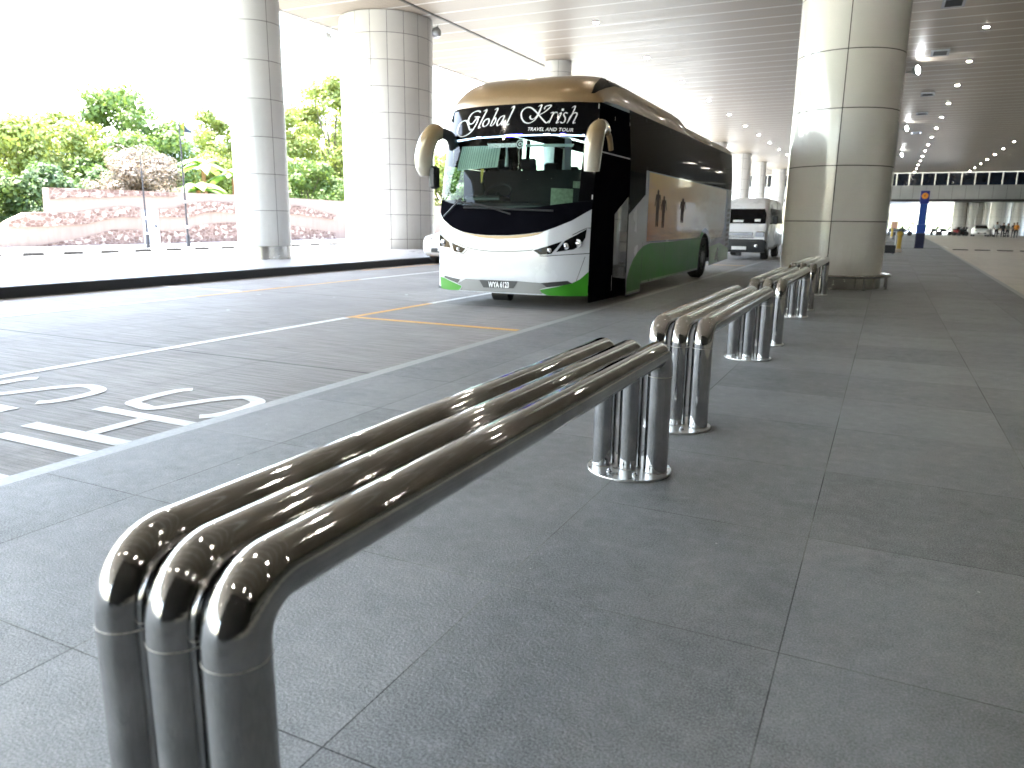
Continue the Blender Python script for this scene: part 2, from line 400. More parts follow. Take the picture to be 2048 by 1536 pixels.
def build(name, mb, mats, parent=None, smooth=35., org=None):
    me = bpy.data.meshes.new(name)
    o = bpy.data.objects.new(name, me); COL.objects.link(o)
    if parent is not None: og = ORG[parent]; o.parent = parent
    else:
        og = Vector(org) if org is not None else Vector((0, 0, 0)); o.location = og
    ORG[o] = og
    me.from_pydata([(v[0]-og.x, v[1]-og.y, v[2]-og.z) for v in mb.v], [], mb.f)
    for m in (mats if isinstance(mats, (list, tuple)) else [mats]): me.materials.append(m)
    me.polygons.foreach_set('material_index', mb.m)
    if smooth:
        me.polygons.foreach_set('use_smooth', [True]*len(me.polygons)); me.set_sharp_from_angle(angle=R_(smooth))
    me.validate(); me.update()
    return o
def tag(o, label=None, cat=None, group=None, kind=None):
    if label: o['label'] = label
    if cat: o['category'] = cat
    if group: o['group'] = group
    if kind: o['kind'] = kind
    return o
def thing(name, loc, label, cat, group=None):
    o = bpy.data.objects.new(name, None); COL.objects.link(o); o.location = loc; ORG[o] = Vector(loc); o.empty_display_size = .2
    return tag(o, label, cat, group)
def kids(o): return [c for c in bpy.data.objects if c.parent == o]
def copy_tree(o, parent=None, keep=True):
    c = o.copy(); COL.objects.link(c)
    if parent is not None: c.parent = parent
    for k in kids(o): copy_tree(k, c)
    return c
def dup(o, loc, label, rz=None):
    c = copy_tree(o); c.location = loc; c['label'] = label
    if rz is not None: c.rotation_euler = (0, 0, rz)
    return c

def inside(p, poly):
    x, y = p; r = False; j = len(poly)-1
    for i in range(len(poly)):
        xi, yi = poly[i]; xj, yj = poly[j]
        if (yi > y) != (yj > y) and x < (xj-xi)*(y-yi)/(yj-yi)+xi: r = not r
        j = i
    return r
def patch2(poly, step, fn, mb, mi=0):
    """triangulate a 2-D polygon with inner points and lift it with fn(a, b)"""
    P = []
    for i in range(len(poly)):
        a = Vector(poly[i]); b = Vector(poly[(i+1) % len(poly)]); k = max(1, int((b-a).length/step))
        for q in range(k): P.append(a.lerp(b, q/k))
    xs = [p.x for p in P]; ys = [p.y for p in P]; pl = [tuple(p) for p in P]; nb = len(P)
    x = min(xs)+step*.5
    while x < max(xs):
        y = min(ys)+step*.5
        while y < max(ys):
            if inside((x, y), pl) and min((Vector((x, y))-q).length for q in P[:nb]) > step*.35: P.append(Vector((x, y)))
            y += step
        x += step
    r = delaunay_2d_cdt(P, [(i, (i+1) % nb) for i in range(nb)], [list(range(nb))], 1, 1e-6)
    mb.add([fn(v.x, v.y) for v in r[0]], [tuple(f) for f in r[2]], mi)
    return mb
def catmull(pts, k=8, closed=False):
    P = [Vector(p) for p in pts]; n = len(P); out = []
    for i in range(n if closed else n-1):
        if closed: a, b, c, d = P[(i-1) % n], P[i], P[(i+1) % n], P[(i+2) % n]
        else: a, b, c, d = P[max(i-1, 0)], P[i], P[i+1], P[min(i+2, n-1)]
        for q in range(k):
            t = q/k; out.append(.5*((2*b)+(c-a)*t+(2*a-5*b+4*c-d)*t*t+(3*b-a-3*c+d)*t**3))
    if not closed: out.append(P[-1])
    return out
def ribbon(pts, w, fn, mb, mi=0, smoothk=6, nib=None):
    """flat stroke along 2-D points; fn lifts (a,b) to 3-D; nib=(thick,thin,angle) makes a broad-pen stroke"""
    P = catmull(pts, smoothk) if smoothk else [Vector(p) for p in pts]
    vs = []; L = len(P)
    for i, p in enumerate(P):
        t = (P[min(i+1, L-1)]-P[max(i-1, 0)])
        if t.length < 1e-9: t = Vector((1, 0))
        t.normalize(); nn = Vector((-t.y, t.x))
        ww = w
        if nib:
            th, tn, an = nib; ang = math.atan2(t.y, t.x); ww = tn+(th-tn)*abs(sin(ang-an))
            ww *= min(1., .55+.45*min(i, L-1-i)/3.)
        vs += [p+nn*ww/2, p-nn*ww/2]
    mb.add([fn(v.x, v.y) for v in vs], [(2*i, 2*i+1, 2*i+3, 2*i+2) for i in range(L-1)], mi)
    return mb
def text_tris(body, bold=.0, shear=0., spacing=1.):
    cu = bpy.data.curves.new('lettering', 'FONT'); cu.body = body; cu.offset = bold; cu.shear = shear; cu.space_character = spacing
    cu.align_x = 'CENTER'; cu.align_y = 'CENTER'; cu.resolution_u = 3
    o = bpy.data.objects.new('lettering', cu); COL.objects.link(o); bpy.context.view_layer.update()
    me = bpy.data.meshes.new_from_object(o.evaluated_get(bpy.context.evaluated_depsgraph_get()))
    vs = [tuple(v.co[:2]) for v in me.vertices]; fs = [tuple(p.vertices) for p in me.polygons]
    bpy.data.objects.remove(o); bpy.data.curves.remove(cu); bpy.data.meshes.remove(me)
    xs = [v[0] for v in vs]; ys = [v[1] for v in vs]; x0, x1, y0, y1 = min(xs), max(xs), min(ys), max(ys)
    return [((x-x0)/(x1-x0), (y-y0)/(y1-y0)) for x, y in vs], fs     # unit box

# ------------------------------------------------------------------ world and sun
SUN_EL, SUN_AZ = R_(64), R_(-97)         # azimuth from +Y towards +X: sun stands on the left
w = bpy.data.worlds.new('World'); scn.world = w; w.use_nodes = True; n = w.node_tree
bg = n.nodes['Background']; sk = N(n, 'ShaderNodeTexSky'); sk.sky_type = 'NISHITA'; sk.sun_disc = False
sk.sun_elevation = SUN_EL; sk.sun_rotation = SUN_AZ; sk.dust_density = 3.2; sk.air_density = 1.3; sk.ozone_density = 1.
n.links.new(sk.outputs[0], bg.inputs[0]); bg.inputs[1].default_value = .15
sl = bpy.data.lights.new('sun', 'SUN'); so = bpy.data.objects.new('sun', sl); COL.objects.link(so)
sl.energy = 2.2; sl.angle = R_(.6); sl.color = (1, .96, .9)
sd = Vector((sin(SUN_AZ)*cos(SUN_EL), cos(SUN_AZ)*cos(SUN_EL), sin(SUN_EL)))
so.rotation_euler = (-sd).to_track_quat('-Z', 'Y').to_euler(); so.location = (-30, 0, 40)

# ------------------------------------------------------------------ setting
def struct(name, mb, mat, smooth=0., org=None): return tag(build(name, mb, mat, None, smooth, org), kind='structure')
struct('ground', MB().add([(-900, -400, -.32), (900, -400, -.32), (900, 1400, -.32), (-900, 1400, -.32)], [(0, 1, 2, 3)]), grass_m)
struct('bus_lane', MB().box((-12.72, -40, -.3), (-3.905, 300, -.012)), lane_m)
struct('kerb_strip', MB().box((-3.902, -40, -.3), (-3.778, 300, -.004)), strip_m)
pe = [(-40, 2.25), (10, 2.3), (16.5, 2.38), (30, 2.62), (48, 2.9), (60, 3.2), (300, 6)]
mb = MB(); vs = []; mb2 = MB(); vs2 = []
for y, x in pe: vs += [(-3.775, y, 0), (x, y, 0)]; vs2 += [(x+.003, y, -.003), (x+.11, y, -.003)]
mb.add(vs, [(2*i, 2*i+1, 2*i+3, 2*i+2) for i in range(len(pe)-1)]); struct('pavement', mb, slate)
struct('pavement_edge', mb2.add(vs2, [(2*i, 2*i+1, 2*i+3, 2*i+2) for i in range(len(pe)-1)]), strip_m)
mb = MB(); vs = []
for y, x in pe: vs += [(x+.113, y, -.015), (40, y, -.015)]
struct('road', mb.add(vs, [(2*i, 2*i+1, 2*i+3, 2*i+2) for i in range(len(pe)-1)]), road_r_m)
struct('kerb', MB().box((-12.78, -40, -.3), (-12.60, 300, .172), 0, .015), kerb_m)
struct('plaza', MB().box((-21.9, -40, -.3), (-12.603, 300, .165)), plaza_m)
struct('striped_kerb', MB().box((-22.2, -40, -.3), (-21.903, 300, .26), 0, .02), kerbs_m)
struct('outer_road', MB().box((-29.5, -60, -.3), (-22.123, 300, -.02)), outer_m)
struct('verge', MB().box((-31.2, -60, -.3), (-29.503, 300, .06)), pbr('verge_concrete', (.5, .5, .48), .8, var=.1, scale=3))
# lane markings, each a thin painted sheet 4 mm over the concrete
def mark(name, polys, mat):
    mb = MB()
    for p in polys:
        vs = [(x, y, -.008) for x, y in p]; mb.add(vs, [tuple(range(len(vs)))])
    return struct(name, mb, mat)
def rect(x0, y0, x1, y1): return [(x0, y0), (x1, y0), (x1, y1), (x0, y1)]
mark('lane_line', [rect(-6.52, -8, -6.40, 8.1), rect(-6.52, 10.2, -6.40, 60), rect(-10.42, -6, -10.31, 9.0), rect(-10.42, 13.5, -10.31, 70), rect(-12.5, 10.02, -10.43, 10.13)], mark_w)
mark('orange_line', [rect(-6.51, 8.11, -6.40, 10.19), rect(-6.39, 8.13, -3.93, 8.26), rect(-10.41, 9.01, -10.31, 13.49), rect(-12.2, 15.9, -12.1, 40), rect(-6.39, 24.6, -3.93, 24.75)], mark_o)
def S_mark(x0, x1, y0, y1, w):
    # a letter S that reads from the kerb: tall along x, wide along y
    xm = (x0+x1)/2; c = .16
    path = [(x0+.1, y1-w*.4), (x0+.04, y1-.12), (x0+.03, (y0+y1)/2), (x0+.06, y0+.1), (x0+.2, y0+w*.5), (xm-.12, y0+.05), (xm-.02, (y0+y1)/2-.04), (xm+.04, (y0+y1)/2+.1), (xm+.16, y1-w*.5), (x1-.2, y1-w*.45), (x1-.07, y1-.12), (x1-.03, (y0+y1)/2), (x1-.05, y0+.12), (x1-.12, y0+w*.3)]
    return path
mb = MB(); fm = lambda a, b: (a, b, -.0076)
ribbon(S_mark(-4.82, -3.9, 3.42, 4.05, .1), .108, fm, mb); ribbon(S_mark(-6.25, -5.22, 3.15, 3.74, .1), .108, fm, mb)
struct('painted_letters', mb, mark_w)
mark('painted_bars', [rect(-4.82, 2.75, -3.88, 2.86), rect(-4.82, 3.235, -3.88, 3.34), rect(-4.34, 2.863, -4.23, 3.232), rect(-4.75, 2.53, -3.87, 2.63), rect(-6.25, 2.9, -5.28, 3.03), rect(-6.25, 2.45, -5.28, 2.57), rect(-4.75, 2.05, -3.87, 2.15)], mark_w)
mark('white_line', [rect(3.3, 52, 3.4, 57), rect(5.0, 49.8, 12, 49.95)], mark_w)
# ceiling
struct('ceiling', MB().box((-20.9, -30, 8.8), (24, 127.9, 9.3)), ceil_m)
struct('ceiling_seam', MB().box((-16.14, -30, 8.772), (-16.02, 127.9, 8.797)), pbr('seam_shadow_gap', (.06, .055, .05), .6))
struct('ceiling_edge', MB().box((-21.06, -30, 8.74), (-20.903, 127.9, 9.5)), pbr('fascia', (.6, .6, .6), .4))
struct('added_rear_wall', MB().box((-3.6, -7.4, .002), (24, -7, 8.78)), dark_wall)  # unseen wall added behind the camera to darken floor and steel reflections
struct('added_side_wall', MB().box((24.01, -30, -.3), (24.4, 127.9, 9.5)), dark_wall)  # unseen wall added on the right so the coach side reflects dark

# ------------------------------------------------------------------ stainless racks
plate_satin = pbr('satin_steel', (.62, .62, .61), .32, .85, var=.12, scale=14, bmp=.02)
def make_rack(y0, y1, label):
    cx = -1.12
    t = thing('steel_bumper_rail', (cx, (y0+y1)/2, 0), label, 'bumper rail', 'polished steel bumper rails along the kerb')
    RR, r, zt = .108, .0625, .655
    for k in (-1, 0, 1):
        x = cx + k*.143; path = [(x, y0, .012), (x, y0, .3)]
        for i in range(0, 11): a = pi/2*i/10; path.append((x, y0+RR*(1-cos(a)), zt-RR+RR*sin(a)))
        path.append((x, (y0+y1)/2, zt))
        for i in range(0, 11): a = pi/2*(1-i/10); path.append((x, y1-RR*(1-cos(a)), zt-RR+RR*sin(a)))
        path += [(x, y1, .3), (x, y1, .012)]
        p = build('steel_hoop', MB().tube(path, r, 48, cap=False), steel_pol, t, 60)
        for yy in (y0, y1):
            build('weld_seam', MB().lathe((x, yy, zt-RR-.02), [(r-.001, -.0025), (r+.0005, -.0012), (r+.0005, .0012), (r-.001, .0025)], 40), seam_m, p)
            build('weld_foot', MB().lathe((x, yy, .012), [(r+.003, 0), (r+.0015, .002), (r-.001, .004)], 40), seam_m, p)
    for yy in (y0, y1):
        bp = build('base_plate', MB().lathe((cx, yy, 0), [(.222, .0005), (.224, .003), (.224, .009), (.222, .0115), (0, .0118)], 64), plate_satin, t, 40)
        for (bx, by) in ((-.07, -.125), (.07, -.125), (-.07, .125), (.07, .125)):
            mb = MB().lathe((cx+bx, yy+by, .0115), [(.016, 0), (.016, .002)], 20).lathe((cx+bx, yy+by, .0135), [(.0125, 0), (.0125, .008), (.010, .010)], 6).lathe((cx+bx, yy+by, .0235), [(.006, 0), (.006, .006), (.004, .008)], 12)
            build('bolt', mb, steel_pol, bp, 30)
    return t
r0 = make_rack(.88, 3.74, 'nearest polished steel bumper rail, its blurred bends filling the lower left foreground')
for i, lb in enumerate(('second polished steel bumper rail from the camera, beyond the nearest one', 'third polished steel bumper rail from the camera, level with the side of the coach', 'farthest polished steel bumper rail, ending beside the big cream pillar')):
    dup(r0, (-1.12, (.88+3.74)/2+3.86*(i+1), 0), lb)

# ------------------------------------------------------------------ pillars
def pillar(x, y, r, mat, label, zt=8.8, skirt=None, group=None, zb=0., n=64):
    t = thing('pillar', (x, y, zb), label, 'pillar', group)
    z0 = zb
    if skirt:
        build('skirt', MB().lathe((x, y, zb), [(r-.012, 0), (r-.012, skirt)], n), galv_pol, t, 40); z0 = zb+skirt
    build('cladding', MB().lathe((x, y, z0), [(r, 0), (r, zt-z0-.02)], n), mat, t, 40)
    return t
galv_pol = pbr('brushed_skirt', (.5, .48, .44), .22, 1., var=.2, scale=4)
pillar(-16.02, 16.52, .73, clad_L, 'slender pale grey clad pillar with a steel skirt, standing on the sunny plaza', skirt=.36, zb=.165)
pillar(-18.31, 25.98, 1.8, clad_2, 'wide stone tiled round pillar under the ceiling edge, left of the coach', zb=.165, n=96)
pR = pillar(-1.04, 17.66, 1.02, clad_R, 'big glossy cream panelled pillar standing beyond the bumper rails', skirt=.28, n=96)
# guard rail ring round the cream pillar
t = thing('guard_rail', (-1.04, 17.66, 0), 'low polished steel ring rail around the foot of the cream pillar', 'guard rail')
pts = [(-1.04+1.17*cos(a), 17.66+1.17*sin(a), .27) for a in [2*pi*i/64 for i in range(65)]]
build('rail', MB().tube(pts, .034, 12, cap=False), steel_pol, t, 60)
for i in range(10):
    a = 2*pi*i/10+.35; x, y = -1.04+1.17*cos(a), 17.66+1.17*sin(a)
    build('post', MB().lathe((x, y, 0), [(.02, 0), (.02, .25)], 12).lathe((x, y, 0), [(.045, 0), (.045, .006)], 16), steel_pol, t)
for i, (y, nm) in enumerate(((41.9, 'first'), (66., 'second'), (90., 'third'), (114., 'fourth'))):
    p = pillar(-1.04, y, 1.02, clad_R, '%s cream pillar half hidden behind the big near cream pillar' % nm, skirt=.28, group='cream pillars in line behind the near one')
gw = 'white pillars along the plaza behind the coach'
pillar(-15.1, 35.6, .64, pillar_w, 'white pillar whose top shows just above the coach roof', zb=.165, group=gw)
for (x, y, r, lb) in ((-15.6, 76, 1.0, 'white pillar showing right beside the rear edge of the coach'), (-15.5, 89, 1.15, 'broadest of the distant white pillars between the coach and the cream pillar'), (-15.2, 101, .8, 'slim distant white pillar, right of the broadest one above the van'), (-14.6, 115, .95, 'distant white pillar nearest the left edge of the cream pillar')):
    pillar(x, y, r, pillar_w, lb, zb=.165, group=gw, n=32)

# ------------------------------------------------------------------ ceiling lights, vents, floodlights
def downlight(x, y, label):
    t = thing('downlight', (x, y, 8.8), label, 'ceiling light', 'round downlights in the ceiling')
    build('trim_ring', MB().lathe((x, y, 8.8), [(.13, -.004), (.15, -.03), (.11, -.03), (.1, -.012)], 20), white_paint, t)
    build('lamp', MB().lathe((x, y, 8.8), [(0.0, -.045), (.07, -.04), (.1, -.02), (.1, -.005)], 20), lamp_e, t)
    return t
base = downlight(-10.9, 29.3, 'ceiling light nearest the top edge in the row over the bus lane')
ords = ['second', 'third', 'fourth', 'fifth', 'sixth', 'seventh', 'eighth', 'ninth', 'tenth', 'eleventh', 'twelfth', 'thirteenth', 'fourteenth', 'fifteenth']
for i in range(13): dup(base, (-10.9, 29.3+6.86*(i+1), 8.8), '%s ceiling light from the camera in the row over the bus lane' % ords[i])
for i in range(14): dup(base, (2.58, 35.9+6.86*i, 8.8), '%s ceiling light from the camera in the row just right of the cream pillar' % (['nearest']+ords)[i])
for i in range(8): dup(base, (9.4, 76.6+6.95*i, 8.8), '%s ceiling light from the camera in the far right row' % (['nearest']+ords)[i])
k = 0
for x in (-10.9, -4.2, 2.58, 9.4):
    for y in (1.9, 8.7, 15.6, 22.4, -5, -12):
        if x == -4.2 and y > 20: continue
        dup(base, (x, y, 8.8), 'ceiling light overhead, mirrored in the polished steel rails')
vg = 'square dark vents in the ceiling'
t = thing('ceiling_vent', (1.22, 31.6, 8.8), 'square black ceiling vent cut by the top edge of the picture', 'vent', vg)
build('grille', MB().box((1.22-.26, 31.6-.5, 8.745), (1.22+.26, 31.6+.5, 8.797)), dark_int, t)
mb = MB()
for a, b_ in (((-.36, -.6), (-.263, .6)), ((.263, -.6), (.36, .6)), ((-.26, -.6), (.26, -.503)), ((-.26, .503), (.26, .6))): mb.box((1.22+a[0], 31.6+a[1], 8.735), (1.22+b_[0], 31.6+b_[1], 8.798))
build('frame', mb, white_paint, t)
for i, y in enumerate((40.2, 52.2, 60.8, 72.8)): dup(t, (1.26, y, 8.8), '%s square black ceiling vent from the camera' % ords[i])
fg = 'floodlights on the pillars'
def flood(x, y, z, dx, dy, label):
    t = thing('floodlight', (x, y, z), label, 'floodlight', fg)
    d = Vector((dx, dy, .15)).normalized()
    build('arm', MB().tube([(x-d.x*.35, y-d.y*.35, z), (x, y, z)], .03, 8), galv, t)
    p = Vector((x, y, z)); build('housing', MB().tube([p, p+d*.1, p+d*.26], [.1, .18, .22], 16), galv, t)
    build('lens', MB().tube([p+d*.262, p+d*.275], [.2, .19], 16), flood_e, t)
    return t
for i, y in enumerate((41.9, 66., 90.)): flood(.25, y, 8.35, 1, -.5, '%s lit floodlight on the right side of the cream pillar row' % (['nearest']+ords)[i])
def spot(x, y, z, label):
    t = thing('spotlight', (x, y, z), label, 'spotlight', 'unlit spotlights on the stone tiled pillar')
    build('arm', MB().tube([(x, y, z+.25), (x, y, z)], .03, 8), galv, t)
    build('housing', MB().lathe((x, y, z), [(.03, .12), (.14, .08), (.2, -.02), (.2, -.14), (.17, -.15)], 20, axis='x'), galv, t)
p = atY(655, 42, 25.6); spot(p.x, p.y, 8.38, 'left one of the two unlit spotlights at the top of the stone tiled pillar')
p = atY(873, 52, 26.6); spot(p.x+.05, p.y, 8.35, 'right one of the two unlit spotlights at the top of the stone tiled pillar')

# ------------------------------------------------------------------ coach
BX = -5.25; HW = 1.30
yc_tab = [(.1, 10.63), (.74, 10.65), (1.4, 10.69), (2.0, 10.80), (2.58, 10.95), (3.0, 11.05), (3.2, 11.15), (4, 11.6)]
def yc(z):
    for (a, p), (b, q) in zip(yc_tab, yc_tab[1:]):
        if z <= b: return p+(q-p)*max(0, z-a)/(b-a)
    return yc_tab[-1][1]
def Fy(u, z): return yc(z) - .33*(1-min(1, abs(u/HW))**3.2)
def fpx(px, py, sc=1., ox=0., oy=0.):
    px = ox+px/sc; py = oy+py/sc; y = 10.6
    for _ in range(12): p = atY(px, py, y); y = Fy(p.x-BX, p.z)
    return (max(-HW, min(HW, p.x-BX)), p.z)
C2 = lambda *q: [fpx(a, b, 5.12, 840, 400) for a, b in q]
C1 = lambda *q: [fpx(a, b, 5.12, 840, 130) for a, b in q]
C4 = lambda *q: [fpx(a, b, 5.69, 840, 270) for a, b in q]
CT = lambda *q: [fpx(a, b, 7.314, 900, 190) for a, b in q]
def F3(off=0.):
    def f(u, z):
        e = .02; du = (Fy(u+e, z)-Fy(u-e, z))/(2*e); dz = (Fy(u, z+e)-Fy(u, z-e))/(2*e)
        nn = Vector((du, -1, dz)).normalized(); return Vector((BX+u*(1-.07*max(0, (z-2.2)/.95)**1.6/HW), Fy(u, z), z)) + nn*off
    return f
bus = thing('coach', (BX, 16.2, 0), 'large white, green and gold tour coach with black header lettering, parked in the bus lane', 'coach')
def fpatch(name, poly, mat, off=0., step=.09, parent=bus, smooth=50.):
    return build(name, patch2(poly, step, F3(off), MB()), mat, parent, smooth)
# front shell
smile = C2((205, 130), (240, 200), (330, 280), (430, 325), (560, 350), (700, 362), (900, 365), (1080, 350), (1260, 325), (1400, 275), (1560, 210), (1765, 95))
smile[0] = (-HW, smile[0][1]); smile[-1] = (HW, smile[-1][1])
fpatch('front_panel', [(-HW, .24), (-1.0, .21), (1.0, .21), (HW, .24)] + smile[::-1], white_paint)
gb = [(-HW, 1.62), (-1.0, 1.56), (-.5, 1.5), (0, 1.48), (.5, 1.5), (1.12, 1.58)]      # lower edge of the windscreen
gt = [(-HW, 2.53), (-.6, 2.55), (0, 2.56), (.6, 2.555), (1.12, 2.54)]
fpatch('cowl', smile + [(HW, 1.6)] + gb[::-1], black_door, .0)
ws = fpatch('windscreen', gb + gt[::-1], windscreen)
fpatch('corner_pillar', [(1.122, 1.583), (HW, 1.603), (HW, 2.56), (1.122, 2.543)], black_gloss)
hd = fpatch('header', gt + [(1.122, 2.543), (HW, 2.563), (HW, 3.02), (-HW, 3.02)], black_gloss, .001)
mb = MB()
ribbon([(u, z-.005) for u, z in gt], .028, F3(.006), mb, 0, 0)
ls = build('light_strip', mb, led_e, bus)
build('blue_light', ribbon([(u+.25, 2.556-.006) for u in (-.35, -.2, -.05)], .03, F3(.009), MB(), 0, 0), led_b, ls)
build('blue_light', ribbon([(.78, 2.545), (.86, 2.544)], .03, F3(.009), MB(), 0, 0), led_b, ls)
mb = MB(); ribbon([(HW-.01, 1.62), (HW-.012, 3.0)], .014, F3(.004), mb, 0, 0); build('trim_line', mb, letter_white, bus)
# gold lip of the smile
fpatch('gold_lip', C2((405, 318), (430, 327), (560, 352), (700, 364), (900, 367), (1080, 352), (1270, 326), (1210, 355), (1150, 370), (1000, 392), (800, 399), (620, 385), (480, 347)), gold_paint, .008, .06)
# seams of the body panels
mb = MB()
for s in (((195, 320), (330, 400), (470, 480), (650, 518), (850, 526), (1040, 522), (1160, 512)), ((1560, 360), (1700, 292), (1765, 290)), ((1225, 572), (1300, 574), (1400, 566), (1745, 548)), ((195, 515), (300, 530), (430, 552), (490, 505))):
    ribbon(C2(*s), .011, F3(.003), mb, 0, 4)
ribbon(C2((200, 640), (235, 780)), .007, F3(.003), mb, 0, 0); ribbon(C2((1690, 580), (1600, 830)), .006, F3(.003), mb, 0, 0)
build('panel_seam', mb, black_plastic, bus)
fpatch('green_corner', C2((1225, 920), (1400, 890), (1560, 850), (1640, 810), (1735, 735), (1722, 985), (1500, 985), (1300, 975), (1250, 955)), green_paint, .006)
fpatch('green_corner', C2((212, 782), (250, 795), (330, 835), (430, 880), (405, 922), (300, 920), (222, 905)), green_paint, .006)
gl = fpatch('lower_grille', C2((390, 855), (470, 805), (620, 815), (1000, 830), (1240, 850), (1300, 895), (1225, 918), (1258, 965), (900, 950), (412, 922), (435, 880)), grey_paint, .007)
fpatch('air_slot', C2((1240, 850), (1510, 828), (1558, 855), (1440, 878), (1300, 895)), black_plastic, .009)
fpatch('air_slot', C2((255, 770), (415, 812), (388, 852), (255, 792)), black_plastic, .009)
pl = fpatch('number_plate', C2((610, 817), (1005, 831), (960, 905), (655, 895)), black_plastic, .014)
vs, fs = text_tris('WYA 6123', .03, 0, 1.0)
q = C2((705, 893), (915, 900), (915, 838), (705, 832))
def bil(q, s, t): a = Vector(q[0]).lerp(Vector(q[1]), s); b = Vector(q[3]).lerp(Vector(q[2]), s); return a.lerp(b, t)
f = F3(.018); build('plate_lettering', MB().add([f(*bil(q, *v)) for v in vs], fs), letter_white, pl)
# headlights
def lampset(polys, lenses, name='headlight'):
    mb = MB()
    for i, q in enumerate(polys): patch2(C2(*q), .06, F3(.008), mb)
    h = build(name, mb, black_gloss, bus)
    mb = MB()
    for i, q in enumerate(polys): patch2([tuple(Vector((sum(a for a, _ in C2(*q))/len(q), sum(b for _, b in C2(*q))/len(q))).lerp(Vector(p), 1.1)) for p in C2(*q)], .06, F3(.005), mb)
    build('surround', mb, white_paint, h)
    for (x, y, r) in lenses:
        u, z = C2((x, y))[0]; p = F3(.006)(u, z)
        mb = MB().lathe((p.x, p.y, p.z), [(r*1.1, .02), (r*1.1, -.012), (r*.85, -.016), (r*.8, -.006)], 20, axis='y').lathe((p.x, p.y, p.z), [(r*.78, -.006), (r*.6, -.025), (r*.3, -.034), (0, -.037)], 20, axis='y')
        build('lens', mb, chrome, h)
lampset([((1160, 515), (1300, 475), (1452, 424), (1400, 490), (1345, 552), (1230, 562)), ((1482, 418), (1600, 358), (1708, 298), (1692, 390), (1640, 470), (1570, 508), (1395, 533))], [(1497, 475, .045), (1618, 445, .055), (1330, 515, .03)])
lampset([((200, 345), (300, 430), (316, 490), (205, 470)), ((324, 430), (400, 468), (470, 497), (430, 542), (350, 525))], [(250, 435, .05), (400, 505, .03)])
# header lettering, broad-pen strokes
mb = MB(); nib = (23, 9.5, R_(-25)); li = 0
strokes = [
 [(428, 262), (418, 240), (370, 240), (305, 275), (264, 335), (255, 390), (278, 424), (320, 418), (360, 365), (392, 325)],
 [(345, 322), (430, 326)],
 [(404, 325), (385, 405), (340, 490), (280, 560), (215, 600), (160, 611), (115, 585), (101, 530), (115, 460), (152, 402), (205, 378), (235, 395), (256, 440), (283, 512), (312, 497)],
 [(478, 243), (528, 222), (470, 345), (412, 478), (448, 468)],
 [(545, 345), (500, 378), (474, 432), (490, 462), (535, 444), (566, 392), (556, 350), (524, 366)],
 [(648, 220), (696, 201), (648, 315), (584, 455)], [(584, 455), (622, 443), (662, 385), (662, 335), (626, 368), (606, 398)],
 [(800, 300), (742, 325), (695, 390), (688, 448), (730, 430), (780, 352), (802, 300)], [(802, 300), (775, 370), (756, 438), (790, 428)],
 [(900, 192), (946, 174), (890, 300), (828, 436), (872, 424)],
 [(1195, 302), (1180, 330), (1200, 355), (1240, 350), (1290, 300), (1330, 225), (1362, 150), (1310, 172)],
 [(1362, 150), (1330, 240), (1290, 320), (1230, 385), (1160, 415), (1100, 400), (1060, 350), (1050, 280), (1080, 220), (1140, 186), (1200, 190), (1260, 235), (1310, 290), (1360, 350), (1420, 410), (1462, 378)],
 [(1395, 215), (1425, 168), (1508, 155), (1450, 215), (1385, 262), (1328, 290)],
 [(1488, 272), (1532, 258), (1502, 330), (1458, 416)], [(1500, 330), (1530, 285), (1562, 256), (1600, 262)],
 [(1618, 282), (1652, 264), (1610, 345), (1572, 412), (1612, 396)],
 [(1748, 272), (1712, 262), (1686, 290), (1706, 345), (1688, 398), (1652, 412), (1630, 396)],
 [(1815, 190), (1866, 168), (1818, 275), (1728, 418)], [(1752, 362), (1800, 300), (1850, 264), (1884, 276), (1862, 330), (1818, 412), (1856, 404)]]
for s in strokes:
    li += 1; P = catmull(s, 7); L = len(P); vs = []
    for i, p in enumerate(P):
        t = (P[min(i+1, L-1)]-P[max(i-1, 0)]); t.normalize(); nn = Vector((-t.y, t.x)); ang = math.atan2(t.y, t.x)
        ww = nib[1]+(nib[0]-nib[1])*abs(sin(ang-nib[2])); ww *= min(1., .5+.5*min(i, L-1-i)/3.)
        vs += CT(tuple(p+nn*ww/2), tuple(p-nn*ww/2))
    ff = F3(.004+.0005*li); mb.add([ff(*v) for v in vs], [(2*i, 2*i+1, 2*i+3, 2*i+2) for i in range(L-1)])
u, z = CT((1675, 215))[0]; ff = F3(.0045); mb.add([ff(u+.019*cos(a*pi/6), z+.019*sin(a*pi/6)) for a in range(12)], [tuple(range(12))])
build('company_lettering', mb, letter_white, hd, 0)
vs, fs = text_tris('TRAVEL AND TOUR', .018, .25, 1.06); q = CT((1142, 526), (1812, 540), (1818, 488), (1148, 474))
ff = F3(.005); build('tagline_lettering', MB().add([ff(*bil(q, *v)) for v in vs], fs), letter_white, hd, 0)

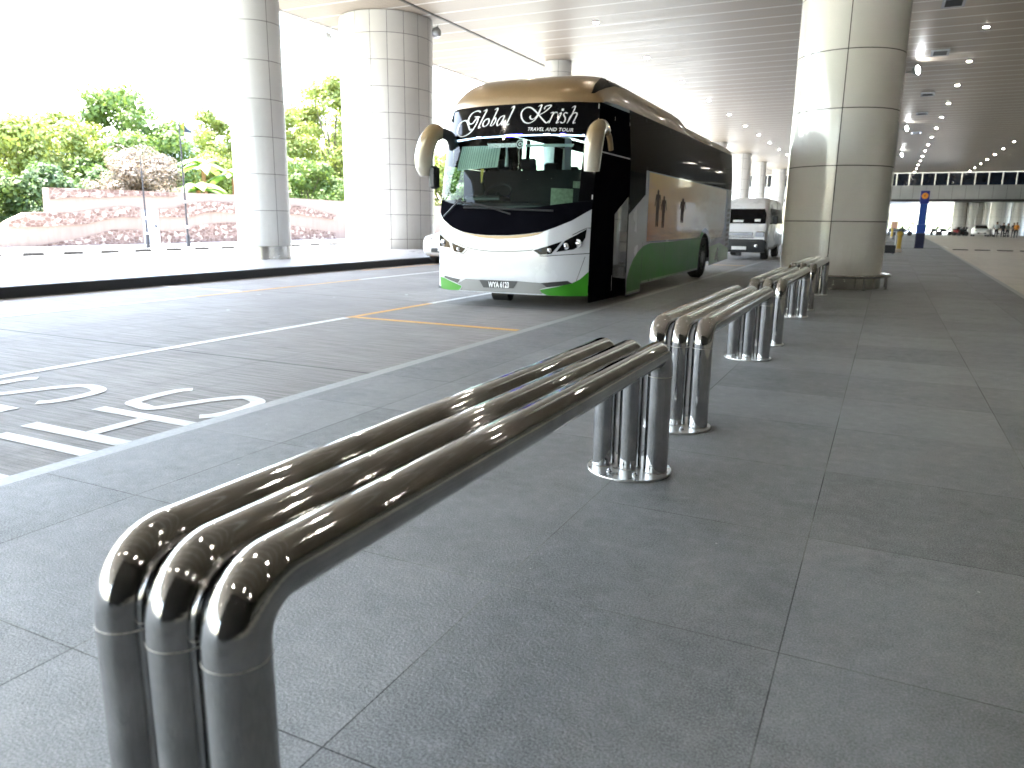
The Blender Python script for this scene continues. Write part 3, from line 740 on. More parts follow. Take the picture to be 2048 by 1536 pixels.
# right side (towards the pavement)
XR = BX+HW; YB = 21.72
def S3(off=0., side=1):
    def f(y, z): return Vector((BX + side*(HW+off-.07*max(0, (z-2.2)/.95)**1.6), y, z))
    return f
def spatch(name, poly, mat, off=0., side=1, step=.25, parent=bus):
    return build(name, patch2(poly, step, S3(off, side), MB()), mat, parent, 40)
arch = [(18.6+.60*cos(a), .46+.60*sin(a)) for a in [pi*(i/14) for i in range(15)]]      # from rear to front over the wheel
low = [(13.35, .2), (13.35, .06), (12.5, .06)]
def up(zlist): return zlist
spatch('side_panel', [(12.5, .06), (13.35, .06), (13.35, .2), (17.98, .22)] + [(18.6-.62, .22)] + [(18.6+.60*cos(pi-a), .46+.60*sin(pi-a)) for a in [pi*(i/14) for i in range(15)]] + [(19.22, .25), (YB, .33), (YB, 2.17), (13.44, 2.2), (13.44, 1.78), (12.5, 1.42)], white_paint)
spatch('front_side_panel', [(yc(.1)+.02, .1), (12.497, .08), (12.497, 3.05), (yc(3.0)+.0, 3.03), (yc(2.58), 2.58), (yc(2.), 2.), (yc(1.4), 1.4), (yc(.74), .74)], black_door, 0.)
spatch('side_window', [(12.5, 1.423), (13.438, 1.783), (13.438, 2.203), (YB, 2.173), (YB, 3.10), (12.5, 3.10)], band_glass, .0)
# glazing joints on the dark band
mb = MB()
for y in (13.46, 15.1, 17.0, 18.9, 20.5): ribbon([(y, 2.22), (y+.02, 3.08)], .018, S3(.002), mb, 0, 0)
ribbon([(12.5, 1.5), (12.5, 3.0)], .02, S3(.003), mb, 0, 0)
build('window_joint', mb, black_plastic, bus)
grn = [(12.52, .075), (13.33, .075), (13.33, .21), (17.97, .23)] + [(18.6+.605*cos(pi-a), .46+.605*sin(pi-a)) for a in [pi*(i/14)*.44 for i in range(15)]] + [(18.2, 1.09), (17.9, 1.0), (17.2, .95), (15.5, .92), (13.9, .92), (13.45, .88), (13.1, .78), (12.85, .66), (12.65, .5), (12.52, .34)]
spatch('green_skirt', grn, green_paint, .003)
pale = pbr('pale_green_paint', (.32, .5, .26), .3, var=.3, scale=.7, coat=1.)
spatch('rear_green_skirt', [(19.25, .27), (YB-.02, .35), (YB-.02, .62), (20.4, .8), (19.21, .72)], pale, .003)
mb = MB(); ribbon([(13.36, .235), (17.9, .25)], .035, S3(.012), mb, 0, 0); ribbon([(12.52, .1), (13.3, .1)], .035, S3(.012), mb, 0, 0); ribbon([(19.3, .29), (YB, .36)], .03, S3(.012), mb, 0, 0)
build('skirt_rail', mb, pale, bus)
def mural_mat():
    m, n, b = nt('mural_print'); v, x, y, z = coords(n)
    yy = M(n, 'ADD', y, 16.2)
    g1 = ramp(n, yy, 13.5, 16.3); g2 = ramp(n, yy, 16.3, 19.2); hz = ramp(n, z, .95, 2.15)
    nz = noise(n, mapv(n, v, (1, .8, 3)), 1.6, 6, .6)
    lowc = mixc(n, hz, (.6, .18, .06), (.85, .56, .15))
    base = mixc(n, g1, lowc, (.78, .54, .26)); base = mixc(n, g2, base, (.8, .74, .62))
    base = mixc(n, M(n, 'MULTIPLY', ramp(n, nz, .5, .75), .5), base, (.68, .45, .3))
    band = M(n, 'MULTIPLY', M(n, 'MULTIPLY', ramp(n, z, 1.62, 1.7), ramp(n, z, 1.95, 1.75)), ramp(n, yy, 17.5, 14.5))
    base = mixc(n, M(n, 'MULTIPLY', band, .6), base, (.85, .6, .3))
    wv = M(n, 'MULTIPLY', ramp(n, z, 1.25, 1.1), ramp(n, noise(n, mapv(n, v, (1, .5, 7)), 1.4, 6, .7), .4, .65))
    base = mixc(n, M(n, 'MULTIPLY', wv, .6), base, (.3, .17, .1))
    n.links.new(base, b.inputs['Base Color']); b.inputs['Roughness'].default_value = .3
    b.inputs['Specular IOR Level'].default_value = .3; b.inputs['Coat Weight'].default_value = .25; b.inputs['Coat Roughness'].default_value = .03
    return m
mu = spatch('mural', [(13.62, .96), (18.0, .96), (18.25, 1.13), (18.6, 1.18), (19.0, 1.1), (19.2, .9), (20.6, .95), (20.9, 1.2), (20.9, 2.16), (13.62, 2.18)], mural_mat(), .003)
fig_m = pbr('silhouette_print', (.10, .05, .025), .5, var=.3, scale=5, spec=.1)
def figure(y, z0, h, w, mb, off):
    P = [(0, 0), (.1, .0), (.12, .45), (.16, .5), (.16, .8), (.28, .55), (.32, .56), (.2, .86), (.08, .88), (.08, .96), (.03, 1.), (-.03, 1.), (-.08, .96), (-.08, .88), (-.18, .86), (-.26, .56), (-.2, .54), (-.14, .75), (-.14, .5), (-.12, .0), (-.04, 0), (-.01, .42)]
    patch2([(y+a*w, z0+b*h) for a, b in P], .2, S3(off), mb)
for (fy, fz, fh, fw) in ((14.25, 1.22, .68, .8), (14.68, 1.2, .6, .75), (16.2, 1.3, .5, 1.0)):
    mb = MB(); figure(fy, fz, fh, fw, mb, .006); build('printed_figure', mb, fig_m, mu)
# dark grey panel across the door
spatch('door_panel', [(11.75, .42), (12.44, .35), (12.44, 1.72), (11.75, 1.42)], pbr('grey_door', (.05, .055, .065), .12, var=.2, scale=1.2, coat=1.), .004)
mb = MB(); ribbon([(11.72, .2), (11.72, 2.9)], .018, S3(.004), mb, 0, 0); ribbon([(12.47, .2), (12.47, 2.9)], .018, S3(.004), mb, 0, 0); ribbon([(10.95, 2.32), (12.44, 2.32)], .02, S3(.005), mb, 0, 0)
build('door_seam', mb, grey_paint, bus)
# rear corner grille
mb = MB()
for i in range(8): ribbon([(21.2, .72+i*.13), (21.6, .74+i*.13)], .07, S3(.005), mb, 0, 0)
build('rear_grille', mb, black_plastic, bus)
spatch('rear_trim', [(21.15, 1.72), (YB-.01, 1.7), (YB-.01, 2.14), (21.15, 2.16)], grey_paint, .003)
mb = MB()
for y in (14.9, 16.9): ribbon([(y, .25), (y, .9)], .008, S3(.006), mb, 0, 0)
for y in (13.36, ): ribbon([(y, .1), (y, .95)], .012, S3(.006), mb, 0, 0)
ribbon([(19.4, .4), (19.4, .8)], .012, S3(.006), mb, 0, 0); ribbon([(20.95, .5), (20.95, 2.1)], .012, S3(.005), mb, 0, 0); ribbon([(13.6, .95), (20.9, .93)], .008, S3(.005), mb, 0, 0)
build('hatch_line', mb, black_plastic, bus)
# left side: see-through windows, the others made opaque to darken the cabin
spatch('side_panel', [(yc(.2), .2), (YB, .33), (YB, 2.15), (11.45, 2.15), (11.45, 1.62), (yc(1.62), 1.62), (yc(1.4), 1.4)], white_paint, 0., -1, .6)
spatch('driver_window', [(yc(1.62), 1.623), (11.447, 1.623), (11.447, 2.147), (yc(2.15), 2.147)], side_glass, 0., -1, .3)
spatch('window_surround', [(yc(2.6)+.02, 2.85), (YB, 2.85), (YB, 3.10), (yc(3.), 3.03)], black_gloss, 0., -1, .5)
ws_ = [(11.1, 13.55, 0), (13.70, 13.86, 1), (14.05, 15.25, 1), (15.75, 17.0, 1), (17.15, 18.6, 0), (18.75, 20.3, 1), (20.45, 21.5, 0)]
for i, (a, b_, op) in enumerate(ws_):
    spatch('side_window', [(a, 2.153), (b_, 2.153), (b_, 2.847), (a, 2.847)], side_glass if op else black_gloss, 0., -1, .6)
    e_ = (ws_[i+1][0] if i+1 < len(ws_) else YB)-.001
    spatch('window_post', [(b_+.001, 2.153), (e_, 2.153), (e_, 2.847), (b_+.001, 2.847)], black_gloss, 0., -1, .6)
spatch('window_post', [(yc(2.15), 2.153), (11.099, 2.153), (11.099, 2.847), (yc(2.85), 2.847)], white_paint, 0., -1, .3)
# roof: front cap, raised pod, rear
prof = [(.8*(1-cos(pi/2*i/14)), .42*sin(pi/2*i/14)**.75, 3.02+.08*(i/14)) for i in range(15)] + [(1.6, .425, 3.1), (3., .41, 3.1), (4.6, .39, 3.1), (5.1, .36, 3.1), (5.4, .28, 3.1), (5.6, .24, 3.1), (7.5, .22, 3.1), (10.2, .21, 3.1), (10.55, .16, 3.1), (10.67, .0, 3.1)]
K = 41; rows = []
for s, H, zb in prof:
    row = []
    for i in range(K):
        t = -1+2*i/(K-1); t = math.copysign(1-(1-abs(t))**1.7, t) if t else 0
        u = t*HW; blend = max(0, 1-s/2.5); yb = yc(3.02)+s - .33*(1-abs(t)**3.2)*blend
        lean = .07*max(0, (zb-2.2)/.95)**1.6
        bq = min(1, s/.9); hh = H*(1-abs(t)**(4.5+5.5*bq))**(.62-.2*bq) if abs(t) < 1 else 0
        row.append((BX+u*(1-(lean+.0)/HW*(1 if s > .5 else s/.5)), min(yb, YB), zb+hh))
    rows.append(row)
vs = [p for r in rows for p in r]; fs = [(a*K+i, a*K+i+1, a*K+K+i+1, a*K+K+i) for a in range(len(rows)-1) for i in range(K-1)]
roofmb = MB().add(vs, fs); rf = build('roof', roofmb, gold_paint, bus, 60)
# black wedge on the roof corner, laid on the roof surface
bvh = BVHTree.FromPolygons([Vector(v) for v in roofmb.v], roofmb.f)
def on_roof(px, py, off=.008):
    d = ray(px, py).normalized(); h = bvh.ray_cast(CP, d)
    if h[0] is None: h = bvh.find_nearest(CP + d*12.4)
    nn = h[1] if h[1].dot(d) < 0 else -h[1]
    return h[0]+nn*off
W3 = [(115, 190), (150, 100), (215, 30), (290, 50), (370, 95), (440, 140), (350, 117), (260, 135), (190, 165), (150, 190)]
mb = MB(); patch2([(1160+a/5.12, 150+b/5.12) for a, b in W3], 4., lambda a, b: on_roof(a, b), mb); build('roof_wedge', mb, black_gloss, rf, 60)
# back, floor, interior
mb = MB().add([(BX-HW, YB, .33), (BX+HW, YB, .33), (BX+HW-.06, YB, 3.1), (BX-HW+.06, YB, 3.1)], [(0, 1, 2, 3)]); build('rear_panel', mb, white_paint, bus)
build('underframe', MB().box((BX-1.22, 10.95, .22), (BX+1.22, 17.9, .34)).box((BX-.95, 17.9, .25), (BX+.95, 19.3, .9)).box((BX-1.22, 19.3, .35), (BX+1.22, 21.6, .5)), black_plastic, bus)
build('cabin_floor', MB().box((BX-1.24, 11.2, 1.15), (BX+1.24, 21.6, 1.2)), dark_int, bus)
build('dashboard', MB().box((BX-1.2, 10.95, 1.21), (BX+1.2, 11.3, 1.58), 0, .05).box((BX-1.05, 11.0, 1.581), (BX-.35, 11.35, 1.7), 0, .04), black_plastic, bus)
build('added_dark_sheet', MB().box((BX-1.2, 12.0, 1.21), (BX+1.2, 12.03, 2.14)), dark_int, bus)  # dark sheet added to blacken the cabin behind the windscreen
c = Vector((BX-.7, 11.55, 1.75)); pts = []
for i in range(25):
    a = 2*pi*i/24; pts.append(c+Vector((.24*cos(a), .24*sin(a)*.75, .24*sin(a)*.65)))
build('steering_wheel', MB().tube(pts, .016, 8, cap=False).tube([c, c+Vector((0, -.2, -.25))], .03, 8), black_plastic, bus)
for r_ in range(9):
    for sx in (-.95, -.5, .5, .95):
        if r_ == 0 and sx > 0: continue
        x = BX+sx; y = 12.1+r_*1.02
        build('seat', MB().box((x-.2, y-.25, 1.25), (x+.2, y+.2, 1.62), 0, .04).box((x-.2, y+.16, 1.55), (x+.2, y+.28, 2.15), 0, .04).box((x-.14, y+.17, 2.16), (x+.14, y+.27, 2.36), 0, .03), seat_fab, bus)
bl = build('sun_blind', patch2([tuple(q) for q in C4((425, 115), (890, 100), (850, 345), (368, 388))], .05, F3(-.09), MB()), blind_mat, bus)
mb = MB()
for i in range(17):
    a = i/17; p = Vector(C4((430, 120))[0]).lerp(Vector(C4((885, 108))[0]), a); q_ = Vector(C4((375, 380))[0]).lerp(Vector(C4((845, 340))[0]), a)
    ribbon([p, q_], .01, F3(-.082), mb, 0, 0)
build('pleat', mb, pbr('pleat_dark', (.24, .3, .26), .8), bl)
fpatch('upper_blind', C4((1180, 92), (1760, 85), (1745, 120), (1185, 118)), blind_mat, -.06)
fpatch('permit_card', C4((1490, 600), (1745, 612), (1735, 808), (1480, 800)), paper_mat, -.02)
fpatch('permit_card', C4((1745, 522), (1862, 528), (1860, 606), (1740, 598)), paper_mat, -.02)
fpatch('window_sticker', C4((765, 100), (1095, 92), (1090, 138), (790, 152)), pbr('sticker', (.3, .42, .4), .5, var=.5, scale=40), .003)
u, z = C4((1142, 103))[0]; mb = MB(); ribbon([(u+.06*cos(a), z+.06*sin(a)) for a in [i*pi/8 for i in range(17)]], .014, F3(.003), mb, 0, 0); ribbon([(u+.025*cos(a), z+.025*sin(a)) for a in [i*pi/8 for i in range(17)]], .014, F3(.003), mb, 0, 0)
build('window_sticker', mb, pbr('sticker_ring', (.35, .48, .45), .5), bus)
fpatch('pennant', C4((675, 375), (712, 375), (695, 520), (678, 545)), yellow_p, -.04, .05)
build('curtain', MB().tube([F3(-.12)(*C4((945, 70))[0]), F3(-.14)(*C4((945, 190))[0]), F3(-.14)(*C4((940, 325))[0])], [.012, .018, .03], 10), letter_white, bus)
build('curtain', MB().box((BX-.1, 13.0, 2.2), (BX+.02, 13.02, 2.75)).box((BX+.95, 12.2, 2.1), (BX+1.1, 12.25, 2.8)), letter_white, bus)
# wipers
for q in (((1520, 870), (1000, 850), (520, 832)), ((300, 930), (380, 850), (450, 775), (500, 740))):
    P = [F3(.05)(*p) for p in C4(*q)]
    wp = build('wiper', MB().tube(P, .014, 8), black_plastic, bus)
    build('wiper_blade', MB().tube([p+Vector((0, .012, .03)) for p in P[1:]], .009, 6), rubber, wp)
P = [F3(.06)(*p) for p in C4((1050, 905), (760, 815), (500, 770), (430, 745))]; build('wiper', MB().tube(P, .012, 8), black_plastic, bus)
# wheels
def wheel(x, y, r, wd, side, name='wheel', parent=bus, zz=0.):
    w0 = build(name, MB().lathe((x, y, r+zz), [(r*.6, -wd/2), (r*.93, -wd/2), (r, -wd*.35), (r, wd*.35), (r*.93, wd/2), (r*.6, wd/2)], 36, axis='x'), rubber, parent, 30)
    s = side; pr = [(r*.6, wd*.5), (r*.6, wd*.3), (r*.5, wd*.18), (r*.3, wd*.3), (r*.28, wd*.5), (r*.14, wd*.55), (0, wd*.56)]
    build('rim', MB().lathe((x, y, r+zz), [(a, s*h) for a, h in pr], 36, axis='x'), steel, w0, 30)
    if r > .4:
        mb = MB()
        for i in range(10): a = 2*pi*i/10; mb.lathe((x+s*wd*.3, y+r*.4*cos(a), r+zz+r*.4*sin(a)), [(.016, 0), (.016, s*.03)], 6, axis='x')
        build('wheel_nut', mb, steel, w0)
    return w0
wheel(XR-.17, 18.6, .5, .28, 1); wheel(BX-HW+.2, 18.6, .5, .28, -1); wheel(XR-.22, 13.0, .5, .28, 1); wheel(BX-HW+.22, 13.0, .5, .28, -1)
mb = MB()
for (a, b_) in zip(range(14), range(1, 15)):
    A = pi*a/14; B = pi*b_/14; mb.add([(XR-.002, 18.6+.6*cos(A), .46+.6*sin(A)), (XR-.002, 18.6+.6*cos(B), .46+.6*sin(B)), (XR-.5, 18.6+.6*cos(B), .46+.6*sin(B)), (XR-.5, 18.6+.6*cos(A), .46+.6*sin(A))], [(0, 1, 2, 3)])
build('wheel_arch', mb, black_plastic, bus)
p = gp(1020, 596, 0); build('tow_bracket', MB().lathe((p.x-.02, 11.35, .1), [(.02, -.16), (.12, -.15), (.12, .15), (.02, .16)], 20, axis='x').box((p.x-.25, 11.2, .15), (p.x+.22, 11.5, .24)), black_plastic, bus)
# mirrors: gold shells on curved arms
def mirror(path, rad, sq, gm, black=None):
    P = catmull(path, 5); Rr = []
    n_ = len(P)
    for i in range(n_):
        a = i/(n_-1)*(len(rad)-1); k_ = min(int(a), len(rad)-2); Rr.append(rad[k_]+(rad[k_+1]-rad[k_])*(a-k_))
    m_ = build('mirror_arm', MB().tube(P, Rr, 20, sq=sq), gm, bus, 60)
    return m_
def goldfade():
    m, n, b = nt('gold_pearl'); v, x, y, z = coords(n)
    n.links.new(mixc(n, ramp(n, z, 2.1, 2.55), (.62, .58, .5), (.36, .26, .14)), b.inputs['Base Color']); b.inputs['Roughness'].default_value = .25; b.inputs['Coat Weight'].default_value = 1; b.inputs['Metallic'].default_value = .25
    return m
gf = goldfade()
def MP(px, py, y): return atY(px, py, y)
ml = mirror([MP(880, 268, 10.62), MP(868, 265, 10.5), MP(855, 285, 10.45), MP(848, 315, 10.45), MP(849, 336, 10.46), MP(851, 352, 10.48)], [.11, .135, .145, .15, .14, .08], .85, gf)
build('mirror_bracket', MB().tube(catmull([MP(908, 296, 10.85), MP(902, 277, 10.75), MP(890, 268, 10.66), MP(878, 268, 10.6)], 5), .085, 14), black_plastic, ml, 60)
a = MP(861, 378, 10.5); b_ = MP(874, 332, 10.5); build('mirror_head', MB().box((a.x, 10.44, a.z), (b_.x, 10.6, b_.z), 0, .03), black_plastic, ml)
build('mirror_stalk', MB().tube(catmull([MP(872, 378, 10.6), MP(874, 395, 10.65), MP(880, 400, 10.7)], 4), .01, 6), black_plastic, ml)
mr = mirror([MP(1214, 262, 10.80), MP(1205, 253, 10.6), MP(1194, 262, 10.45), MP(1188, 285, 10.40), MP(1185, 315, 10.40), MP(1183, 342, 10.42)], [.07, .10, .14, .15, .14, .125], .85, gf)
build('mirror_bracket', MB().tube(catmull([MP(1222, 300, 11.1), MP(1219, 275, 11.0), MP(1212, 260, 10.8)], 5), .04, 12), gold_paint, mr, 60)

# ------------------------------------------------------------------ generic vehicle shells
def rr(y, hw, z0, z1, cx=0., r=.12, top=None):
    """rounded rectangle ring at station y; top = narrower half width at the top"""
    tw = top if top is not None else hw; r = min(r, (z1-z0)*.45); pts = []
    for (sx, zz, a0, hwk) in ((1, z0, -90, hw), (1, z1, 0, tw), (-1, z1, 90, tw), (-1, z0, 180, hw)):
        for k_ in range(4):
            a = R_(a0+k_*30); ccx = sx*(hwk-r); ccz = z0+r if zz == z0 else z1-r
            pts.append((cx+ccx+r*cos(a), y, ccz+r*sin(a)))
    return pts
van_white = pbr('bright_white_paint', (.86, .86, .87), .3, var=.03, scale=1.5, coat=.6)
def van(cx, y0, label):
    t = thing('minivan', (cx, y0+2.4, 0), label, 'van')
    hw = .93
    body = [rr(y0+.02, hw*.82, .55, .85, cx, .1), rr(y0, hw*.92, .45, 1.0, cx, .1), rr(y0+.1, hw, .3, 1.12, cx, .12), rr(y0+.35, hw, .28, 1.28, cx, .14), rr(y0+.62, hw, .28, 1.62, cx, .2, hw*.96), rr(y0+1.05, hw, .28, 2.0, cx, .24, hw*.9), rr(y0+1.5, hw, .28, 2.2, cx, .26, hw*.87), rr(y0+2.2, hw, .28, 2.26, cx, .26, hw*.86), rr(y0+4.6, hw, .3, 2.24, cx, .26, hw*.86), rr(y0+4.75, hw*.97, .4, 2.1, cx, .25, hw*.84)]
    build('body', MB().rings(body), van_white, t, 40)
    def q(nm, pts, mat, par=t): return build(nm, MB().add(pts, [tuple(range(len(pts)))]), mat, par)
    build('windscreen', MB().add([(cx-.82, y0+.335, 1.30), (cx+.82, y0+.335, 1.30), (cx-.80, y0+.575, 1.62), (cx+.80, y0+.575, 1.62), (cx-.70, y0+.80, 1.83), (cx+.70, y0+.80, 1.83)], [(0, 1, 3, 2), (2, 3, 5, 4)]), black_gloss, t)
    for (a, b2, c1, d) in ((-.35, .02, 1.34, 1.42), (-.72, -.5, 1.36, 1.62), (.42, .62, 1.37, 1.46)):
        k_ = lambda z_: y0+.335+(z_-1.30)*.75-.012
        q('screen_sticker' if a > 0 else 'dash_tray', [(cx+a, k_(c1), c1), (cx+b2, k_(c1), c1), (cx+b2, k_(d), d), (cx+a, k_(d), d)], plate_white)
    build('bumper', MB().rings([rr(y0-.05, .78, .32, .68, cx, .08), rr(y0-.03, .9, .28, .74, cx, .1), rr(y0+.2, .945, .26, .74, cx, .1)]), black_plastic, t, 40)
    build('grille', MB().box((cx-.45, y0-.022, .86), (cx+.45, y0+.01, .98), 0, .012).box((cx-.5, y0-.03, .79), (cx+.5, y0, .83), 0, .01), chrome, t)
    for s in (-1, 1):
        build('headlight', MB().box((cx+s*.7-.18, y0-.015, .8), (cx+s*.7+.16, y0+.12, 1.02), 0, .03), chrome, t)
        build('fog_light', MB().lathe((cx+s*.6, y0-.055, .5), [(.06, .02), (.06, 0), (.03, -.01)], 14, axis='y'), chrome, t)
        build('mirror', MB().box((cx+s*1.12-.1, y0+.62, 1.28), (cx+s*1.12+.08, y0+.74, 1.58), 0, .03).tube([(cx+s*.93, y0+.72, 1.3), (cx+s*1.1, y0+.68, 1.33)], .025, 8), black_plastic, t)
        x = cx+s*(hw+.004)
        build('side_window', MB().add([(x, y0+.95, 1.3), (x, y0+4.4, 1.3), (x-s*.1, y0+4.4, 1.85), (x-s*.1, y0+1.25, 1.85)], [(0, 1, 2, 3)]), black_gloss, t)
        for yy in (.75, 3.6): wheel(cx+s*.8, y0+yy, .34, .22, s, parent=t)
    pl = build('number_plate', MB().box((cx-.26, y0-.07, .36), (cx+.26, y0-.052, .48), 0, .004), plate_white, t)
    build('tow_hook', MB().box((cx-.12, y0+.0, .14), (cx+.08, y0+.2, .27), 0, .02), black_plastic, t)
    return t
van(-4.83, 28.7, 'white high roof minivan with a black bumper, parked behind the coach')
def car(name, cx, y0, label, mat, group=None, L=4.4, flip=1):
    t = thing(name, (cx, y0+L/2, 0), label, 'car', group)
    hw = .88
    st = [(0, .70, .42, .62), (.06, .80, .32, .74), (.25, .87, .24, .84), (1.0, .88, .22, .96), (1.4, .88, .22, 1.0), (3.5, .88, .22, 1.02), (4.1, .86, .26, 1.0), (4.35, .8, .36, .9), (4.4, .7, .45, .8)]
    build('body', MB().rings([rr(y0+a*L/4.4, h, z0, z1, cx, .12) for a, h, z0, z1 in st]), mat, t, 40)
    build('cabin', MB().rings([rr(y0+1.15, .76, .93, .985, cx, .02), rr(y0+1.5, .78, .93, 1.2, cx, .06, .7), rr(y0+1.95, .78, .93, 1.42, cx, .1, .62), rr(y0+3.2, .78, .93, 1.44, cx, .1, .62), rr(y0+4.0, .76, .93, 1.1, cx, .04, .7)]), black_gloss, t, 40)
    build('roof', MB().rings([rr(y0+1.9, .6, 1.405, 1.43, cx, .02), rr(y0+2.2, .63, 1.41, 1.465, cx, .03), rr(y0+3.1, .63, 1.41, 1.47, cx, .03), rr(y0+3.5, .6, 1.35, 1.4, cx, .02)]), mat, t, 40)
    build('grille', MB().box((cx-.5, y0-.012, .36), (cx+.5, y0+.08, .5), 0, .02), black_plastic, t)
    build('number_plate', MB().box((cx-.24, y0-.03, .4), (cx+.24, y0-.014, .5)), plate_white, t)
    for s in (-1, 1):
        build('headlight', MB().box((cx+s*.62-.15, y0+.015, .62), (cx+s*.62+.14, y0+.25, .77), 0, .03), chrome, t)
        build('mirror', MB().box((cx+s*.98-.08, y0+1.45, .95), (cx+s*.98+.08, y0+1.6, 1.08), 0, .03), mat, t)
        for yy in (.8, 3.45): wheel(cx+s*.78, y0+yy, .31, .2, s, parent=t)
    return t
car('parked_car', -11.55, 19.1, 'silver white car half hidden behind the left front corner of the coach', van_white)
car('parked_car', 10.6, 112, 'white car parked far off in front of the columns, left one of two', van_white, 'white cars parked far off by the columns')
car('parked_car', 12.6, 111, 'white car parked far off in front of the columns, right one with the dark windscreen', van_white, 'white cars parked far off by the columns')

# ------------------------------------------------------------------ pavement furniture beyond the cream pillar
def pylon():
    p = gp(1837, 497); t = thing('sign_pylon', p, 'tall narrow blue sign pylon with an orange disc near its top', 'sign pylon')
    x, y = p.x, p.y
    build('base', MB().box((x-.24, y-.12, 0), (x+.24, y+.12, .86), 0, .02), navy_p, t)
    build('lower_panel', MB().box((x-.24, y-.1, .862), (x+.24, y+.1, 1.35), 0, .02), blue_p, t)
    build('post', MB().box((x-.19, y-.09, 1.352), (x+.19, y+.09, 2.5), 0, .02), blue_p, t)
    hdp = build('head', MB().box((x-.23, y-.1, 2.502), (x+.23, y+.1, 3.22), 0, .02), pbr('deep_blue_paint', (.008, .02, .2), .35), t)
    dsc = build('disc', MB().lathe((x, y-.102, 2.93), [(.17, 0), (.17, -.012), (0, -.013)], 28, axis='y'), orange_p, hdp)
    build('symbol', MB().box((x-.02, y-.125, 2.86), (x+.015, y-.116, 3.0)).box((x-.05, y-.125, 2.94), (x-.022, y-.116, 2.98)), pbr('symbol_brown', (.25, .1, .02), .5), dsc)
pylon()
def bollard(px, py, h, label):
    p = gp(px, py); t = thing('bollard', p, label, 'bollard', 'yellow bollards beyond the cream pillar')
    build('post', MB().lathe((p.x, p.y, 0), [(.1, .0), (.1, h*.8), (.14, h*.84), (.14, h*.95), (.08, h)], 20), yellow_p, t)
    build('collar', MB().lathe((p.x, p.y, 0), [(.15, 0), (.15, .12), (.11, .16)], 20), pbr('collar_white', (.7, .62, .5), .6), t)
bollard(1796, 504, 1.0, 'nearer yellow bollard with a white foot, just right of the cream pillar')
bollard(1783, 476, 1.1, 'farther yellow bollard, half hidden by the cream pillar')
p = gp(1771, 508); t = thing('luggage_trolley', p, 'steel luggage trolley standing against the right edge of the cream pillar', 'trolley')
x, y = p.x+.1, p.y
build('deck', MB().box((x-.35, y, .17), (x+.25, y+.9, .2)).box((x-.35, y-.02, .05), (x+.28, y+.02, .4), 0, .01), black_plastic, t)
build('handle_frame', MB().tube([(x-.3, y+.85, .15), (x-.3, y+1., 1.0), (x+.25, y+1., 1.0), (x+.25, y+.85, .15)], .02, 8).tube([(x-.3, y+.93, .55), (x+.25, y+.93, .55)], .015, 8), galv, t)
for s in (-.3, .2): build('wheel', MB().lathe((x+s, y+.1, .08), [(.08, -.02), (.08, .02)], 14, axis='x'), rubber, t)
mb = MB()
for i in range(9): mb.box((3.35+i*1.05, 48.6, -.014), (3.35+i*1.05+.72, 48.95, .03), 0, .01)
struct('speed_hump', mb, rubber)
struct('drain_cover', MB().box((-1.3, 49.4, 0.001), (2.86, 49.52, .012)), black_plastic)
# motorcycles and people far away
def motorbike(x, y, label, cmat, rz=0.):
    t = thing('motorcycle', (x, y, 0), label, 'motorcycle', 'motorcycles parked in the far light')
    for dy in (-.62, .62): build('wheel', MB().lathe((x, y+dy, .3), [(.2, -.04), (.3, -.05), (.3, .05), (.2, .04)], 18, axis='x'), rubber, t)
    build('body', MB().tube([(x, y-.6, .35), (x, y-.42, .85), (x, y-.1, .55), (x, y+.3, .62), (x, y+.75, .8)], [.05, .12, .12, .16, .06], 10), cmat, t)
    build('seat', MB().tube([(x, y-.1, .78), (x, y+.3, .8), (x, y+.65, .86)], [.09, .13, .08], 10), black_plastic, t)
    build('handlebar', MB().tube([(x-.34, y-.36, 1.02), (x, y-.48, .98), (x+.34, y-.36, 1.02)], .025, 8).tube([(x-.3, y-.4, 1.02), (x-.36, y-.42, 1.2)], .02, 6).tube([(x+.3, y-.4, 1.02), (x+.36, y-.42, 1.2)], .02, 6), black_plastic, t)
    build('windshield', MB().box((x-.16, y-.62, .85), (x+.16, y-.55, 1.15), 0, .02), black_plastic, t)
    t.rotation_euler = (0, 0, rz); return t
for (px, y, lb, mt, rz) in ((1784, 104, 'black motorcycle just right of the farther yellow bollard', shirt_d, .3), (1799, 106, 'black motorcycle with a pale helmet box, left of the blue pylon', shirt_d, .8), (1812, 108, 'dark scooter close to the left side of the blue pylon', shirt_d, 1.2), (1872, 117, 'black scooter standing alone, first right of the blue pylon', shirt_d, .5), (1893, 118, 'black motorcycle leaning steeply, second right of the blue pylon', shirt_d, 1.1), (1915, 116, 'red motorcycle at the left end of the parked group', red_p, .4), (1922, 117, 'dark red motorcycle in the middle of the parked group', red_p, .9), (1930, 116, 'black motorcycle beside the white cars', shirt_d, .6)):
    x = (atY(px, 440, y)).x; motorbike(x, y, lb, mt, rz)
